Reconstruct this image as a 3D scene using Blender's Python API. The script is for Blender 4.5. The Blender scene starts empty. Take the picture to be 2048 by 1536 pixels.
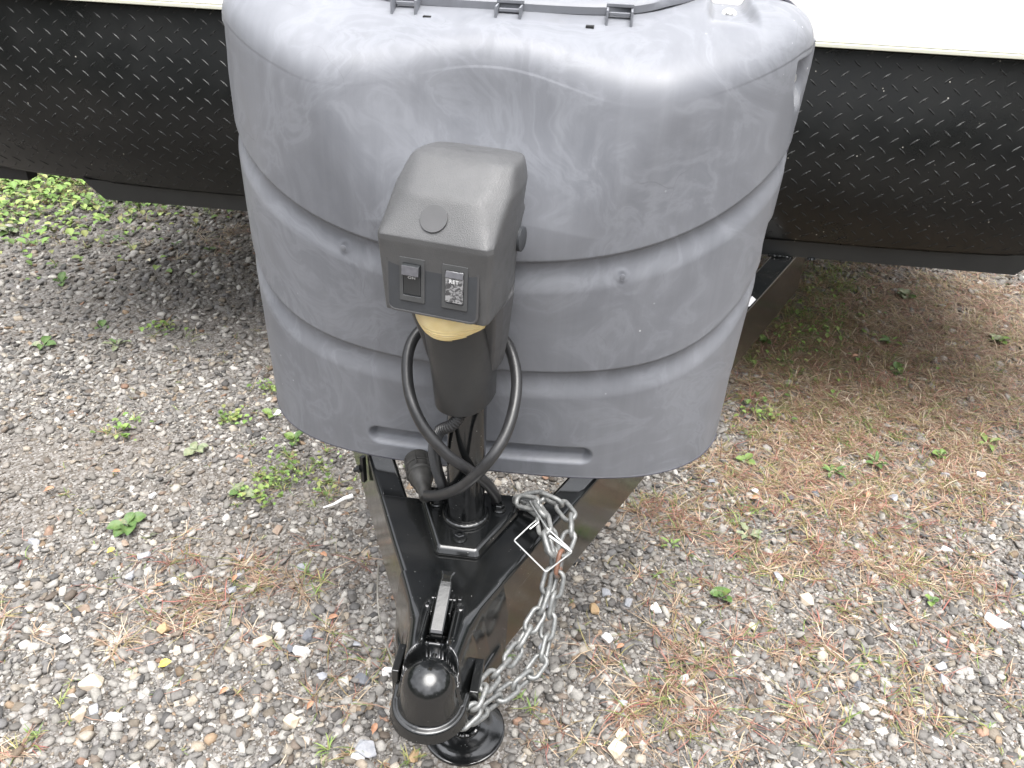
import bpy, bmesh, math, random
import numpy as np
from mathutils import Vector, Matrix, noise

R = math.radians
rng = np.random.default_rng(7)
random.seed(7)
scene = bpy.context.scene
COL = scene.collection

# ---------------------------------------------------------------- camera
cam_d = bpy.data.cameras.new('camera')
cam = bpy.data.objects.new('camera', cam_d)
COL.objects.link(cam)
cam_d.sensor_fit = 'HORIZONTAL'
cam_d.sensor_width = 36.0
cam_d.lens = 36.0 * 1667.07 / 2048.0
cam_d.clip_start = 0.02
cam_d.clip_end = 400.0
rt = Vector((0.9916, 0.1243, 0.0368)); dn = Vector((0.0979, -0.5327, -0.8406)); fw = Vector((-0.0849, 0.8371, -0.5404))
M = Matrix((( rt.x, -dn.x, -fw.x), (rt.y, -dn.y, -fw.y), (rt.z, -dn.z, -fw.z))).to_4x4()
M.translation = (0.1621, -0.9731, 1.4223)
cam.matrix_world = M
scene.camera = cam

# ---------------------------------------------------------------- daylight
SUN_EL, SUN_AZ = 77.0, 150.0      # elevation; azimuth from +Y towards +X (degrees)
world = bpy.data.worlds.new('World'); scene.world = world
world.use_nodes = True
wn, wl = world.node_tree.nodes, world.node_tree.links
bg = wn['Background']
sky = wn.new('ShaderNodeTexSky'); sky.sky_type = 'NISHITA'
sky.sun_disc = False
sky.sun_elevation = R(SUN_EL); sky.sun_rotation = R(SUN_AZ)
sky.air_density = 1.0; sky.dust_density = 3.0; sky.ozone_density = 1.0
hs = wn.new('ShaderNodeHueSaturation'); hs.inputs['Saturation'].default_value = 0.16
hs.inputs['Value'].default_value = 1.0
wl.new(sky.outputs[0], hs.inputs['Color'])
# overcast sky: three times brighter overhead than at the horizon (standard overcast law)
tcw = wn.new('ShaderNodeTexCoord'); sx = wn.new('ShaderNodeSeparateXYZ'); wl.new(tcw.outputs['Generated'], sx.inputs[0])
mx = wn.new('ShaderNodeMath'); mx.operation = 'MAXIMUM'; wl.new(sx.outputs['Z'], mx.inputs[0]); mx.inputs[1].default_value = 0.0
ma = wn.new('ShaderNodeMath'); ma.operation = 'MULTIPLY_ADD'; wl.new(mx.outputs[0], ma.inputs[0]); ma.inputs[1].default_value = 2.0; ma.inputs[2].default_value = 0.7
sc_ = wn.new('ShaderNodeVectorMath'); sc_.operation = 'SCALE'; wl.new(hs.outputs[0], sc_.inputs[0]); 
cn = wn.new('ShaderNodeTexNoise'); cn.inputs['Scale'].default_value = 2.4; cn.inputs['Detail'].default_value = 5.0; wl.new(tcw.outputs['Generated'], cn.inputs['Vector'])
cr_ = wn.new('ShaderNodeMapRange'); wl.new(cn.outputs['Fac'], cr_.inputs['Value'])
for a_, v_ in (('From Min', .36), ('From Max', .64), ('To Min', .62), ('To Max', 1.38)): cr_.inputs[a_].default_value = v_
cm = wn.new('ShaderNodeMath'); cm.operation = 'MULTIPLY'; wl.new(ma.outputs[0], cm.inputs[0]); wl.new(cr_.outputs[0], cm.inputs[1])
wl.new(cm.outputs[0], sc_.inputs['Scale'])
wl.new(sc_.outputs[0], bg.inputs['Color'])
bg.inputs['Strength'].default_value = 0.15
sun_d = bpy.data.lights.new('sun', 'SUN'); sun = bpy.data.objects.new('sun', sun_d); COL.objects.link(sun)
sun_d.energy = 1.5; sun_d.angle = R(50); sun_d.color = (1.0, 0.965, 0.91)
az, el = R(SUN_AZ), R(SUN_EL)
sd = Vector((math.sin(az) * math.cos(el), math.cos(az) * math.cos(el), math.sin(el)))
sun.rotation_euler = sd.to_track_quat('Z', 'Y').to_euler()
scene.view_settings.view_transform = 'Standard'; scene.view_settings.look = 'None'
scene.view_settings.gamma = 1.0; scene.view_settings.use_curve_mapping = False
scene.view_settings.exposure = .84

# ---------------------------------------------------------------- helpers
def tag(o, label=None, cat=None, group=None, kind=None):
    if label: o['label'] = label
    if cat: o['category'] = cat
    if group: o['group'] = group
    if kind: o['kind'] = kind
    return o

def empty(name, loc=(0, 0, 0), rz=0.0, **k):
    o = bpy.data.objects.new(name, None); COL.objects.link(o)
    o.location = loc; o.rotation_euler = (0, 0, rz); o.empty_display_size = 0.05
    return tag(o, **k)

def link(name, me, mat=None, parent=None, smooth=True, sharp=0):
    o = bpy.data.objects.new(name, me); COL.objects.link(o)
    if mat is not None and not me.materials: me.materials.append(mat)
    if parent is not None: o.parent = parent
    if smooth:
        me.polygons.foreach_set('use_smooth', [True] * len(me.polygons))
        if sharp: me.set_sharp_from_angle(angle=R(sharp))
    return o

def from_bm(name, bm, mat=None, parent=None, smooth=True, normals=True):
    if normals: bmesh.ops.recalc_face_normals(bm, faces=bm.faces)
    me = bpy.data.meshes.new(name); bm.to_mesh(me); bm.free()
    return link(name, me, mat, parent, smooth, 38)

def np_mesh(name, V, F, sizes=None):
    """V (n,3), F flat index array, sizes per face (int or array)."""
    me = bpy.data.meshes.new(name)
    V = np.asarray(V, dtype=np.float32); F = np.asarray(F, dtype=np.int32).ravel()
    if sizes is None: sizes = 3
    if np.isscalar(sizes): ls = np.arange(0, len(F), sizes, dtype=np.int32)
    else: ls = np.concatenate([[0], np.cumsum(sizes)[:-1]]).astype(np.int32)
    me.vertices.add(len(V)); me.vertices.foreach_set('co', V.ravel())
    me.loops.add(len(F)); me.loops.foreach_set('vertex_index', F)
    me.polygons.add(len(ls)); me.polygons.foreach_set('loop_start', ls)
    me.update(calc_edges=True); me.validate()
    return me

def bevel(o, w, seg=3, ang=25, harden=True):
    m = o.modifiers.new('bevel', 'BEVEL'); m.width = w; m.segments = seg
    m.limit_method = 'ANGLE'; m.angle_limit = R(ang); m.harden_normals = harden
    m.use_clamp_overlap = True
    return o

def grid_mesh(name, P, closed_u=False, flip=False):
    """P array (nu, nv, 3) -> quad mesh."""
    nu, nv = P.shape[:2]
    idx = np.arange(nu * nv).reshape(nu, nv)
    if closed_u: idx = np.vstack([idx, idx[:1]])
    a, b, c, d = idx[:-1, :-1], idx[1:, :-1], idx[1:, 1:], idx[:-1, 1:]
    F = np.stack([a, b, c, d] if not flip else [a, d, c, b], axis=-1).reshape(-1, 4)
    return np_mesh(name, P.reshape(-1, 3), F, 4)

def box_bm(bm, x0, x1, y0, y1, z0, z1):
    vs = [bm.verts.new(p) for p in ((x0,y0,z0),(x1,y0,z0),(x1,y1,z0),(x0,y1,z0),(x0,y0,z1),(x1,y0,z1),(x1,y1,z1),(x0,y1,z1))]
    for f in ((0,3,2,1),(4,5,6,7),(0,1,5,4),(1,2,6,5),(2,3,7,6),(3,0,4,7)): bm.faces.new([vs[i] for i in f])
    return vs

def prism_bm(bm, pts, z0, z1, top=None):
    """polygon pts (xy) extruded from z0 to z1; top = optional other outline."""
    top = top or pts
    a = [bm.verts.new((p[0], p[1], z0)) for p in pts]; b = [bm.verts.new((p[0], p[1], z1)) for p in top]
    n = len(pts)
    bm.faces.new(a[::-1]); bm.faces.new(b)
    for i in range(n): bm.faces.new((a[i], a[(i+1) % n], b[(i+1) % n], b[i]))

def loft_bm(bm, rings, cap=True):
    vr = [[bm.verts.new(p) for p in r] for r in rings]
    n = len(vr[0])
    for r0, r1 in zip(vr[:-1], vr[1:]):
        for i in range(n): bm.faces.new((r0[i], r0[(i+1) % n], r1[(i+1) % n], r1[i]))
    if cap: bm.faces.new(vr[0][::-1]); bm.faces.new(vr[-1])

def lathe_bm(bm, prof, n=32, cx=0, cy=0, cz=0, ax=None, cap=True):
    """profile [(r, h)...] around axis; ax = Matrix 3x3 orientation."""
    rings = []
    for r, h in prof:
        ring = []
        for k in range(n):
            a = 2 * math.pi * k / n
            v = Vector((r * math.cos(a), r * math.sin(a), h))
            if ax is not None: v = ax @ v
            ring.append((v.x + cx, v.y + cy, v.z + cz))
        rings.append(ring)
    loft_bm(bm, rings, cap)

def smooth_path(pts, per=8):
    P = [Vector(p) for p in pts]
    P = [P[0] * 2 - P[1]] + P + [P[-1] * 2 - P[-2]]
    out = []
    for i in range(1, len(P) - 2):
        p0, p1, p2, p3 = P[i-1:i+3]
        for k in range(per):
            t = k / per
            out.append(0.5 * ((2*p1) + (p2-p0)*t + (2*p0-5*p1+4*p2-p3)*t*t + (3*p1-p0-3*p2+p3)*t**3))
    out.append(P[-2]); return out

def tube_bm(bm, path, r, n=10, closed=False, rfun=None):
    path = [Vector(p) for p in path]; m = len(path)
    up = None; rings = []
    for i, p in enumerate(path):
        if closed: t = (path[(i+1) % m] - path[i-1])
        else: t = path[min(i+1, m-1)] - path[max(i-1, 0)]
        t.normalize()
        if up is None:
            up = Vector((0, 0, 1)) if abs(t.z) < .9 else Vector((1, 0, 0))
        up = (up - t * up.dot(t)).normalized(); s = t.cross(up)
        rr = rfun(i / max(1, m-1)) if rfun else r
        rings.append([p + (up * math.cos(2*math.pi*k/n) + s * math.sin(2*math.pi*k/n)) * rr for k in range(n)])
    vr = [[bm.verts.new(v) for v in ring] for ring in rings]
    rngs = range(m if closed else m - 1)
    for i in rngs:
        r0, r1 = vr[i], vr[(i+1) % m]
        for k in range(n): bm.faces.new((r0[k], r0[(k+1) % n], r1[(k+1) % n], r1[k]))
    if not closed: bm.faces.new(vr[0][::-1]); bm.faces.new(vr[-1])

def tube(name, pts, r, mat, parent=None, n=12, per=8, smooth=True, rfun=None):
    bm = bmesh.new(); tube_bm(bm, smooth_path(pts, per) if per else pts, r, n, rfun=rfun)
    return from_bm(name, bm, mat, parent)

# ---------------------------------------------------------------- materials
class NT:
    def __init__(s, name):
        s.m = bpy.data.materials.new(name); s.m.use_nodes = True
        s.n = s.m.node_tree.nodes; s.l = s.m.node_tree.links; s.b = s.n['Principled BSDF']
    def node(s, t, **k):
        nd = s.n.new(t)
        for a, v in k.items():
            if a in nd.inputs.keys(): nd.inputs[a].default_value = v
            else: setattr(nd, a, v)
        return nd
    def set(s, **k):
        for a, v in k.items(): s.b.inputs[a.replace('_', ' ')].default_value = v
    def coord(s, kind='Object'):
        return s.node('ShaderNodeTexCoord').outputs[kind]
    def mapv(s, src, scale=(1, 1, 1), rot=(0, 0, 0)):
        mp = s.node('ShaderNodeMapping'); mp.inputs['Scale'].default_value = scale; mp.inputs['Rotation'].default_value = rot
        s.l.new(src, mp.inputs[0]); return mp.outputs[0]
    def noise(s, src, scale, detail=4, rough=.55, dist=0.0, out='Fac'):
        nd = s.node('ShaderNodeTexNoise'); nd.inputs['Scale'].default_value = scale
        nd.inputs['Detail'].default_value = detail; nd.inputs['Roughness'].default_value = rough
        nd.inputs['Distortion'].default_value = dist
        s.l.new(src, nd.inputs['Vector']); return nd.outputs[out]
    def ramp(s, src, stops, interp='LINEAR'):
        nd = s.node('ShaderNodeValToRGB'); cr = nd.color_ramp; cr.interpolation = interp
        while len(cr.elements) < len(stops): cr.elements.new(.5)
        for e, (p, c) in zip(cr.elements, stops):
            e.position = p; e.color = (c, c, c, 1) if not hasattr(c, '__len__') else (*c, 1)
        s.l.new(src, nd.inputs[0]); return nd.outputs[0]
    def mix(s, fac, a, b, mode='MIX'):
        nd = s.node('ShaderNodeMix', data_type='RGBA', blend_type=mode)
        for sock, v in ((nd.inputs[0], fac), (nd.inputs[6], a), (nd.inputs[7], b)):
            if hasattr(v, 'is_output'): s.l.new(v, sock)
            elif hasattr(v, '__len__'): sock.default_value = (*v, 1) if len(v) == 3 else v
            else: sock.default_value = v
        return nd.outputs[2]
    def math(s, op, a, b=0.0):
        nd = s.node('ShaderNodeMath', operation=op)
        for sock, v in ((nd.inputs[0], a), (nd.inputs[1], b)):
            if hasattr(v, 'is_output'): s.l.new(v, sock)
            else: sock.default_value = v
        return nd.outputs[0]
    def bump(s, h, strength=.3, dist=.001, prev=None):
        nd = s.node('ShaderNodeBump'); nd.inputs['Strength'].default_value = strength; nd.inputs['Distance'].default_value = dist
        s.l.new(h, nd.inputs['Height'])
        if prev: s.l.new(prev, nd.inputs['Normal'])
        return nd.outputs[0]
    def out(s, **k):
        for a, v in k.items(): s.l.new(v, s.b.inputs[a.replace('_', ' ')])

def simple(name, col, rough=.5, metal=0.0, spec=.5, var=.0, vscale=30, bumps=None, coat=0.0):
    t = NT(name); t.set(Base_Color=(*col, 1), Roughness=rough, Metallic=metal, Specular_IOR_Level=spec, Coat_Weight=coat)
    if coat: t.set(Coat_Roughness=.05)
    c = t.coord()
    if var:
        n = t.noise(c, vscale, 5, .6)
        t.out(Base_Color=t.mix(t.ramp(n, [(.3, 0.), (.7, 1.)]), tuple(x*(1-var) for x in col), tuple(min(1, x*(1+var)) for x in col)))
        t.out(Roughness=t.ramp(t.noise(c, vscale*.6, 4), [(.3, max(0, rough-.08)), (.7, min(1, rough+.08))]))
    if bumps:
        t.out(Normal=t.bump(t.noise(c, bumps[0], 3, .6), bumps[1], bumps[2]))
    return t.m

def gloss_black(name, rough=.13, dust=.35):
    t = NT(name); c = t.coord()
    t.set(Specular_IOR_Level=.85)
    film = t.ramp(t.noise(c, 9, 5, .65), [(.42, 0.), (.8, 1.)])
    film = t.math('MULTIPLY', film, .03 * dust / .35)
    v = t.node('ShaderNodeTexVoronoi'); v.inputs['Scale'].default_value = 210; t.l.new(c, v.inputs['Vector'])
    sp = t.ramp(v.outputs['Distance'], [(.07, 1.), (.13, 0.)])
    pick = t.ramp(t.noise(c, 70, 2), [(.60, 0.), (.63, 1.)])
    sp = t.math('MULTIPLY', sp, pick)
    col = t.mix(film, (.0042, .0048, .0052), (.22, .2, .17))
    col = t.mix(t.math('MULTIPLY', sp, .75), col, (.5, .5, .48))
    t.out(Base_Color=col)
    rg = t.math('ADD', t.ramp(t.noise(c, 30, 4), [(.3, rough*.7), (.75, rough*1.6)]), t.math('MULTIPLY', sp, .5))
    t.out(Roughness=rg)
    b = t.bump(t.noise(c, 55, 3, .5), .12, .0012)
    b = t.bump(t.noise(c, 420, 2, .5), .08, .0004, b)
    t.out(Normal=b)
    return t.m

MAT = {}
MAT['frame'] = gloss_black('gloss_black_paint')
MAT['foot'] = gloss_black('gloss_black_foot', .1, .15)
MAT['flange'] = simple('satin_black_steel', (.012, .013, .013), .42, var=.2, vscale=14, bumps=(300, .1, .0006))

# moulded grey polyethylene of the tank cover: chalky, swirled, scuffed
t = NT('weathered_grey_plastic'); c = t.coord()
warp = t.noise(c, 3.2, 3, .5, .6, 'Color')
wv = t.mix(.22, c, warp)
sw = t.noise(wv, 9, 6, .62, 1.6)
swr = t.ramp(sw, [(.40, 0.), (.50, .35), (.56, 1.), (.63, .25), (.75, .5)])
big = t.ramp(t.noise(c, 2.6, 4, .5, .4), [(.3, 0.), (.72, 1.)])
st = t.noise(t.mapv(c, (46, 14, 1.6)), 1.0, 4, .6)
strk = t.ramp(st, [(.46, 0.), (.74, 1.)])
col = t.mix(big, (.124, .130, .146), (.178, .183, .200))
col = t.mix(t.math('MULTIPLY', swr, .34), col, (.25, .26, .285))
col = t.mix(t.math('MULTIPLY', strk, .16), col, (.27, .28, .30))
scr = t.node('ShaderNodeTexVoronoi', feature='DISTANCE_TO_EDGE'); scr.inputs['Scale'].default_value = 5.5
t.l.new(t.mapv(t.mix(.10, c, t.noise(c, 7, 3, .5, 0, 'Color')), (2.2, 1.0, 1.0), (0, .5, .3)), scr.inputs['Vector'])
sl = t.ramp(scr.outputs['Distance'], [(.0, 1.), (.0035, 0.)])
sl = t.math('MULTIPLY', sl, t.ramp(t.noise(c, 8, 2), [(.56, 0.), (.62, 1.)]))
col = t.mix(t.math('MULTIPLY', sl, .5), col, (.11, .11, .12))
sv = t.node('ShaderNodeTexVoronoi'); sv.inputs['Scale'].default_value = 46; t.l.new(c, sv.inputs['Vector'])
spk = t.math('MULTIPLY', t.ramp(sv.outputs['Distance'], [(.05, 1.), (.09, 0.)]), t.ramp(t.noise(c, 13, 2), [(.60, 0.), (.64, 1.)]))
col = t.mix(t.math('MULTIPLY', spk, .6), col, (.62, .62, .62))
smd = t.ramp(t.noise(c, 16, 5, .7), [(.62, 0.), (.78, 1.)])
col = t.mix(t.math('MULTIPLY', smd, .35), col, (.14, .14, .145))
t.out(Base_Color=col)
t.out(Roughness=t.ramp(sw, [(.35, .40), (.65, .56)]))
t.set(Specular_IOR_Level=.42)
b = t.bump(t.noise(c, 7, 2, .4), .25, .006)
b = t.bump(t.noise(c, 700, 2, .5), .10, .0004, b)
t.out(Normal=b)
MAT['cover'] = t.m
MAT['cover_slot'] = simple('dark_slot', (.01, .01, .01), .8)
MAT['rim_and_shade'] = simple('dark_grey_rim_shade', (.06, .06, .075), .5, var=.2)  # rear rim colour, also used as painted shade under the bottom edge

def grain_plastic(name, col, rough, scale=900, strength=.35, var=.12):
    t = NT(name); c = t.coord()
    n = t.noise(c, 22, 5, .6)
    t.out(Base_Color=t.mix(t.ramp(n, [(.3, 0.), (.7, 1.)]), tuple(x*(1-var) for x in col), tuple(x*(1+var) for x in col)))
    v = t.node('ShaderNodeTexVoronoi'); v.inputs['Scale'].default_value = scale; t.l.new(c, v.inputs['Vector'])
    b = t.bump(v.outputs['Distance'], strength, .0006)
    t.out(Normal=b); t.out(Roughness=t.ramp(t.noise(c, 60, 4), [(.3, rough-.06), (.7, rough+.06)]))
    return t.m
MAT['head'] = grain_plastic('grained_grey_plastic', (.070, .0705, .072), .40, 1000, .5)
MAT['head_plain'] = grain_plastic('plain_grey_plastic', (.060, .060, .062), .45, 900, .1)
MAT['panel'] = grain_plastic('dark_panel_plastic', (.040, .043, .048), .52, 1400, .25)
MAT['lower'] = grain_plastic('dark_lower_plastic', (.028, .0285, .029), .42, 1100, .2)
MAT['switch_frame'] = simple('switch_frame_plastic', (.060, .062, .064), .42, var=.15)
MAT['switch'] = simple('rocker_black_plastic', (.03, .032, .034), .33)
MAT['switch_top'] = simple('rocker_worn_top', (.10, .10, .11), .45, var=.2, vscale=150)
t = NT('worn_rocker_face'); c = t.coord()
wn_ = t.noise(t.mapv(c, (1, 1, 1.5)), 170, 5, .65, .8)
t.out(Base_Color=t.mix(t.ramp(wn_, [(.46, 0.), (.54, 1.)]), (.055, .055, .058), (.27, .27, .275)))
t.set(Roughness=.4); MAT['worn'] = t.m
MAT['print'] = simple('white_print', (.62, .62, .62), .6)
MAT['print_dim'] = simple('faded_print', (.20, .20, .21), .6)
t = NT('amber_lens'); c = t.coord()
t.out(Base_Color=t.mix(t.ramp(t.noise(c, 40, 3), [(.3, 0.), (.7, 1.)]), (.72, .56, .26), (.84, .70, .38)))
t.set(Roughness=.30, Transmission_Weight=.0, Subsurface_Weight=.25, Coat_Weight=.15)
t.b.inputs['Subsurface Radius'].default_value = (.006, .004, .0015)
MAT['lens'] = t.m
MAT['cable'] = simple('black_cable_rubber', (.022, .022, .023), .36, var=.3, vscale=60, bumps=(900, .2, .0003))
MAT['conduit'] = simple('split_loom_plastic', (.02, .02, .021), .38)
MAT['plug'] = simple('dusty_black_plug', (.03, .029, .027), .5, var=.5, vscale=90)
def galv(name, rust):
    t = NT(name); c = t.coord()
    a = t.mix(t.ramp(t.noise(c, 120, 5, .6), [(.35, 0.), (.65, 1.)]), (.14, .145, .145), (.26, .26, .25))
    rs = t.ramp(t.noise(c, 38, 4, .6), [(rust, 0.), (rust + .06, 1.)])
    t.out(Base_Color=t.mix(rs, a, (.17, .085, .055)))
    t.out(Metallic=t.math('MULTIPLY', t.math('SUBTRACT', 1.0, rs), .35))
    t.out(Roughness=t.ramp(t.noise(c, 200, 3), [(.3, .34), (.7, .52)]))
    t.out(Normal=t.bump(t.noise(c, 500, 3), .2, .0003))
    return t.m
MAT['chain'] = galv('galvanised_chain', .66)
MAT['rusty'] = galv('rusty_chain', .42)
MAT['wire'] = simple('bright_zinc_wire', (.50, .51, .50), .3, metal=.7)
MAT['wall'] = simple('white_gelcoat', (.80, .79, .78), .28, var=.02, vscale=2, coat=.3)
MAT['trim'] = simple('ivory_trim', (.62, .62, .52), .35)
MAT['bolt'] = simple('galvanised_washer', (.5, .5, .48), .35, metal=.6, var=.25, vscale=200)
MAT['tread'] = None
t = NT('black_tread_plate'); c = t.coord()
dirt = t.ramp(t.noise(c, 4, 6, .68), [(.45, 0.), (.8, 1.)])
col = t.mix(t.math('MULTIPLY', dirt, .05), (.0060, .0064, .0064), (.14, .13, .11)); t.set(Specular_IOR_Level=.28)
v = t.node('ShaderNodeTexVoronoi'); v.inputs['Scale'].default_value = 60; t.l.new(c, v.inputs['Vector'])
sp = t.math('MULTIPLY', t.ramp(v.outputs['Distance'], [(.08, 1.), (.13, 0.)]), t.ramp(t.noise(c, 18, 2), [(.60, 0.), (.64, 1.)]))
t.out(Base_Color=t.mix(t.math('MULTIPLY', sp, .7), col, (.45, .43, .38)))
t.out(Roughness=t.ramp(t.noise(c, 12, 5), [(.3, .24), (.7, .40)]))
t.out(Normal=t.bump(t.noise(c, 500, 2), .12, .0005))
MAT['tread'] = t.m
t = NT('tread_bar_worn_black'); c = t.coord()
w = t.ramp(t.noise(c, 130, 4, .7), [(.52, 0.), (.64, 1.)])
t.out(Base_Color=t.mix(t.math('MULTIPLY', w, .35), (.008, .0085, .0085), (.15, .155, .15))); t.set(Roughness=.45, Specular_IOR_Level=.28)
MAT['bar'] = t.m
MAT['rubber'] = simple('matt_black_bracket', (.012, .012, .012), .6)

# soil
t = NT('packed_soil'); c = t.coord()
n1 = t.noise(c, 1.7, 5, .6); n2 = t.noise(c, 38, 6, .7); n3 = t.noise(c, 260, 4, .7)
col = t.mix(t.ramp(n1, [(.35, 0.), (.65, 1.)]), (.085, .068, .052), (.150, .122, .090))
col = t.mix(t.ramp(n2, [(.40, 0.), (.62, 1.)]), col, (.19, .165, .14))
v = t.node('ShaderNodeTexVoronoi'); v.inputs['Scale'].default_value = 190; t.l.new(c, v.inputs['Vector'])
gr = t.ramp(v.outputs['Color'], [(.2, .05), (.5, .16), (.9, .42)])
col = t.mix(.45, col, gr)
t.out(Base_Color=col); t.set(Roughness=.9, Specular_IOR_Level=.2)
b = t.bump(n2, .6, .006); b = t.bump(v.outputs['Distance'], .5, .003, b); t.out(Normal=b)
MAT['soil'] = t.m

def attr_mat(name, rough=.7, spec=.3, bumpscale=260, bump=.3, mottling=.25, trans=0.0):
    t = NT(name); c = t.coord()
    a = t.node('ShaderNodeAttribute', attribute_name='tint')
    n = t.noise(c, bumpscale, 4, .65)
    m = t.ramp(n, [(.25, 1 - mottling), (.75, 1 + mottling)])
    col = t.mix(1.0, a.outputs['Color'], m, 'MULTIPLY')
    t.out(Base_Color=col); t.set(Roughness=rough, Specular_IOR_Level=spec)
    if bump: t.out(Normal=t.bump(n, bump, .0012))
    return t
MAT['gravel'] = attr_mat('mixed_gravel').m
gt = attr_mat('grass_blades', .55, .35, 300, 0, .15)
MAT['grass'] = gt.m

def stone_mat(name, col, col2):
    t = NT(name); c = t.coord()
    n = t.noise(c, 55, 6, .7); w = t.noise(t.mapv(c, (1, 1, 3)), 24, 4, .6, 1.2)
    cc = t.mix(t.ramp(n, [(.35, 0.), (.65, 1.)]), col, col2)
    cc = t.mix(t.math('MULTIPLY', t.ramp(w, [(.54, 0.), (.6, 1.)]), .4), cc, tuple(min(.75, x*1.6) for x in col2))
    t.out(Base_Color=cc); t.set(Roughness=.72, Specular_IOR_Level=.3)
    t.out(Normal=t.bump(n, .45, .002)); return t.m
STONE = {
 'tan': stone_mat('tan_stone', (.30, .20, .11), (.40, .29, .17)),
 'beige': stone_mat('beige_stone', (.44, .36, .27), (.56, .48, .39)),
 'white': stone_mat('white_stone', (.58, .57, .56), (.70, .69, .68)),
 'grey': stone_mat('grey_stone', (.24, .25, .27), (.36, .36, .38)),
 'dark': stone_mat('slate_stone', (.10, .105, .12), (.17, .175, .19)),
 'brown': stone_mat('brown_stone', (.22, .16, .12), (.30, .24, .19)),
}
def leaf_mat(name, a, b_):
    t = NT(name); c = t.coord()
    n = t.noise(c, 70, 4, .6)
    t.out(Base_Color=t.mix(t.ramp(n, [(.35, 0.), (.68, 1.)]), a, b_)); t.set(Roughness=.45, Specular_IOR_Level=.28)
    try:
        t.set(Transmission_Weight=0.0, Subsurface_Weight=.08)
    except Exception: pass
    t.out(Normal=t.bump(n, .3, .001)); return t.m
LEAF = {
 'green': leaf_mat('green_leaf', (.065, .125, .035), (.12, .18, .065)),
 'pale': leaf_mat('pale_dusty_leaf', (.15, .185, .10), (.25, .265, .17)),
 'bright': leaf_mat('bright_leaf', (.12, .19, .045), (.19, .26, .085)),
 'yellow': leaf_mat('yellow_leaf', (.75, .52, .06), (.85, .66, .12)),
 'brown': leaf_mat('dry_brown_leaf', (.33, .17, .10), (.46, .27, .18)),
 'straw': leaf_mat('straw_leaf', (.62, .56, .38), (.75, .70, .52)),
}

# ---------------------------------------------------------------- ground
def gz(x, y):
    """gentle unevenness, flat around the jack foot"""
    f = np.clip((np.hypot(x, y) - .12) / .4, 0, 1)
    return f * (.006*np.sin(3.1*x + 1.3*y) + .005*np.sin(5.7*y - 2.2*x + 1.) + .003*np.sin(11*x + 7*y))

def axis_steps():
    a = [0.0]
    while a[-1] < 3.2: a.append(a[-1] + .03)
    while a[-1] < 150: a.append(a[-1] * 1.25)
    a = np.array(a); return np.concatenate([-a[:0:-1], a])
gx = axis_steps(); gy = axis_steps() + .8
X, Y = np.meshgrid(gx, gy, indexing='ij')
Z = gz(X, Y) * np.clip((8 - np.hypot(X, Y)) / 4, 0, 1)
ground = link('ground', grid_mesh('ground', np.stack([X, Y, Z], -1)), MAT['soil'])
tag(ground, kind='structure')

# patches where ground cover grows / bare dirt shows: (centre, radius along x, radius along y, weight)
DEAD = [ ((0.668, 0.895),.20,.14,1.), ((0.835, 1.088),.24,.2,1.), ((1.066, 1.286),.35,.25,1.), ((1.361, 1.516),.4,.35,1.), ((0.981, 1.643),.35,.3,1.), ((1.307, 1.928),.5,.4,1.), ((0.795, 1.412),.2,.2,.8),
 ((1.613, 1.988),.5,.5,1.), ((0.403, 0.705),.13,.06,.9), ((0.511, 0.610),.1,.05,.8), ((0.672, 0.550),.14,.06,1.), ((0.849, 0.613),.12,.07,1.), ((0.967, 0.564),.13,.07,.9), ((0.837, 0.797),.22,.08,.9), ((1.122, 0.951),.2,.1,.9),
 ((0.419, 0.203),.09,.05,.9), ((0.385, 0.101),.09,.06,.9), ((0.307, 0.045),.08,.05,.6), ((1.084, 0.535),.1,.07,.6), ((1.059, 0.355),.07,.05,.5), ((0.664, 0.088),.09,.04,.5), ((0.869, 0.152),.08,.05,.5), ((0.254, 0.190),.04,.05,.4),
 ((0.349, 0.448),.05,.04,.4), ((0.165, 0.002),.08,.04,.5), ((0.551, 0.289),.08,.04,.35),((1.325, 1.124),.25,.2,.8),
 ((0.751, 0.405),.35,.16,.22), ((0.464, 0.262),.22,.14,.24), ((0.912, 0.205),.2,.1,.22), ((0.551, 0.104),.2,.08,.25), ((1.003, 0.747),.3,.14,.5), ((-0.578, 0.238),.3,.12,.16), ((-0.598, 0.343),.16,.07,.45), ((-0.646, 0.212),.12,.06,.5), ((-0.710, 0.092),.10,.04,.35), ((-0.480, 0.314),.1,.05,.35), ((-0.257, 0.111),.05,.05,.4), ((-0.275, 0.035),.07,.04,.4), ((-0.778, -0.161),.06,.04,.6), ((-0.998, 0.127),.07,.05,.4), ((-0.451, 0.119),.06,.04,.25),
 ((-0.733, 0.321),.05,.04,.5), ((-0.343, 0.217),.05,.05,.4), ((-1.365, 2.177),.15,.25,.35), ((-2.833, 3.022),.5,.4,.4)]
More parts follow.
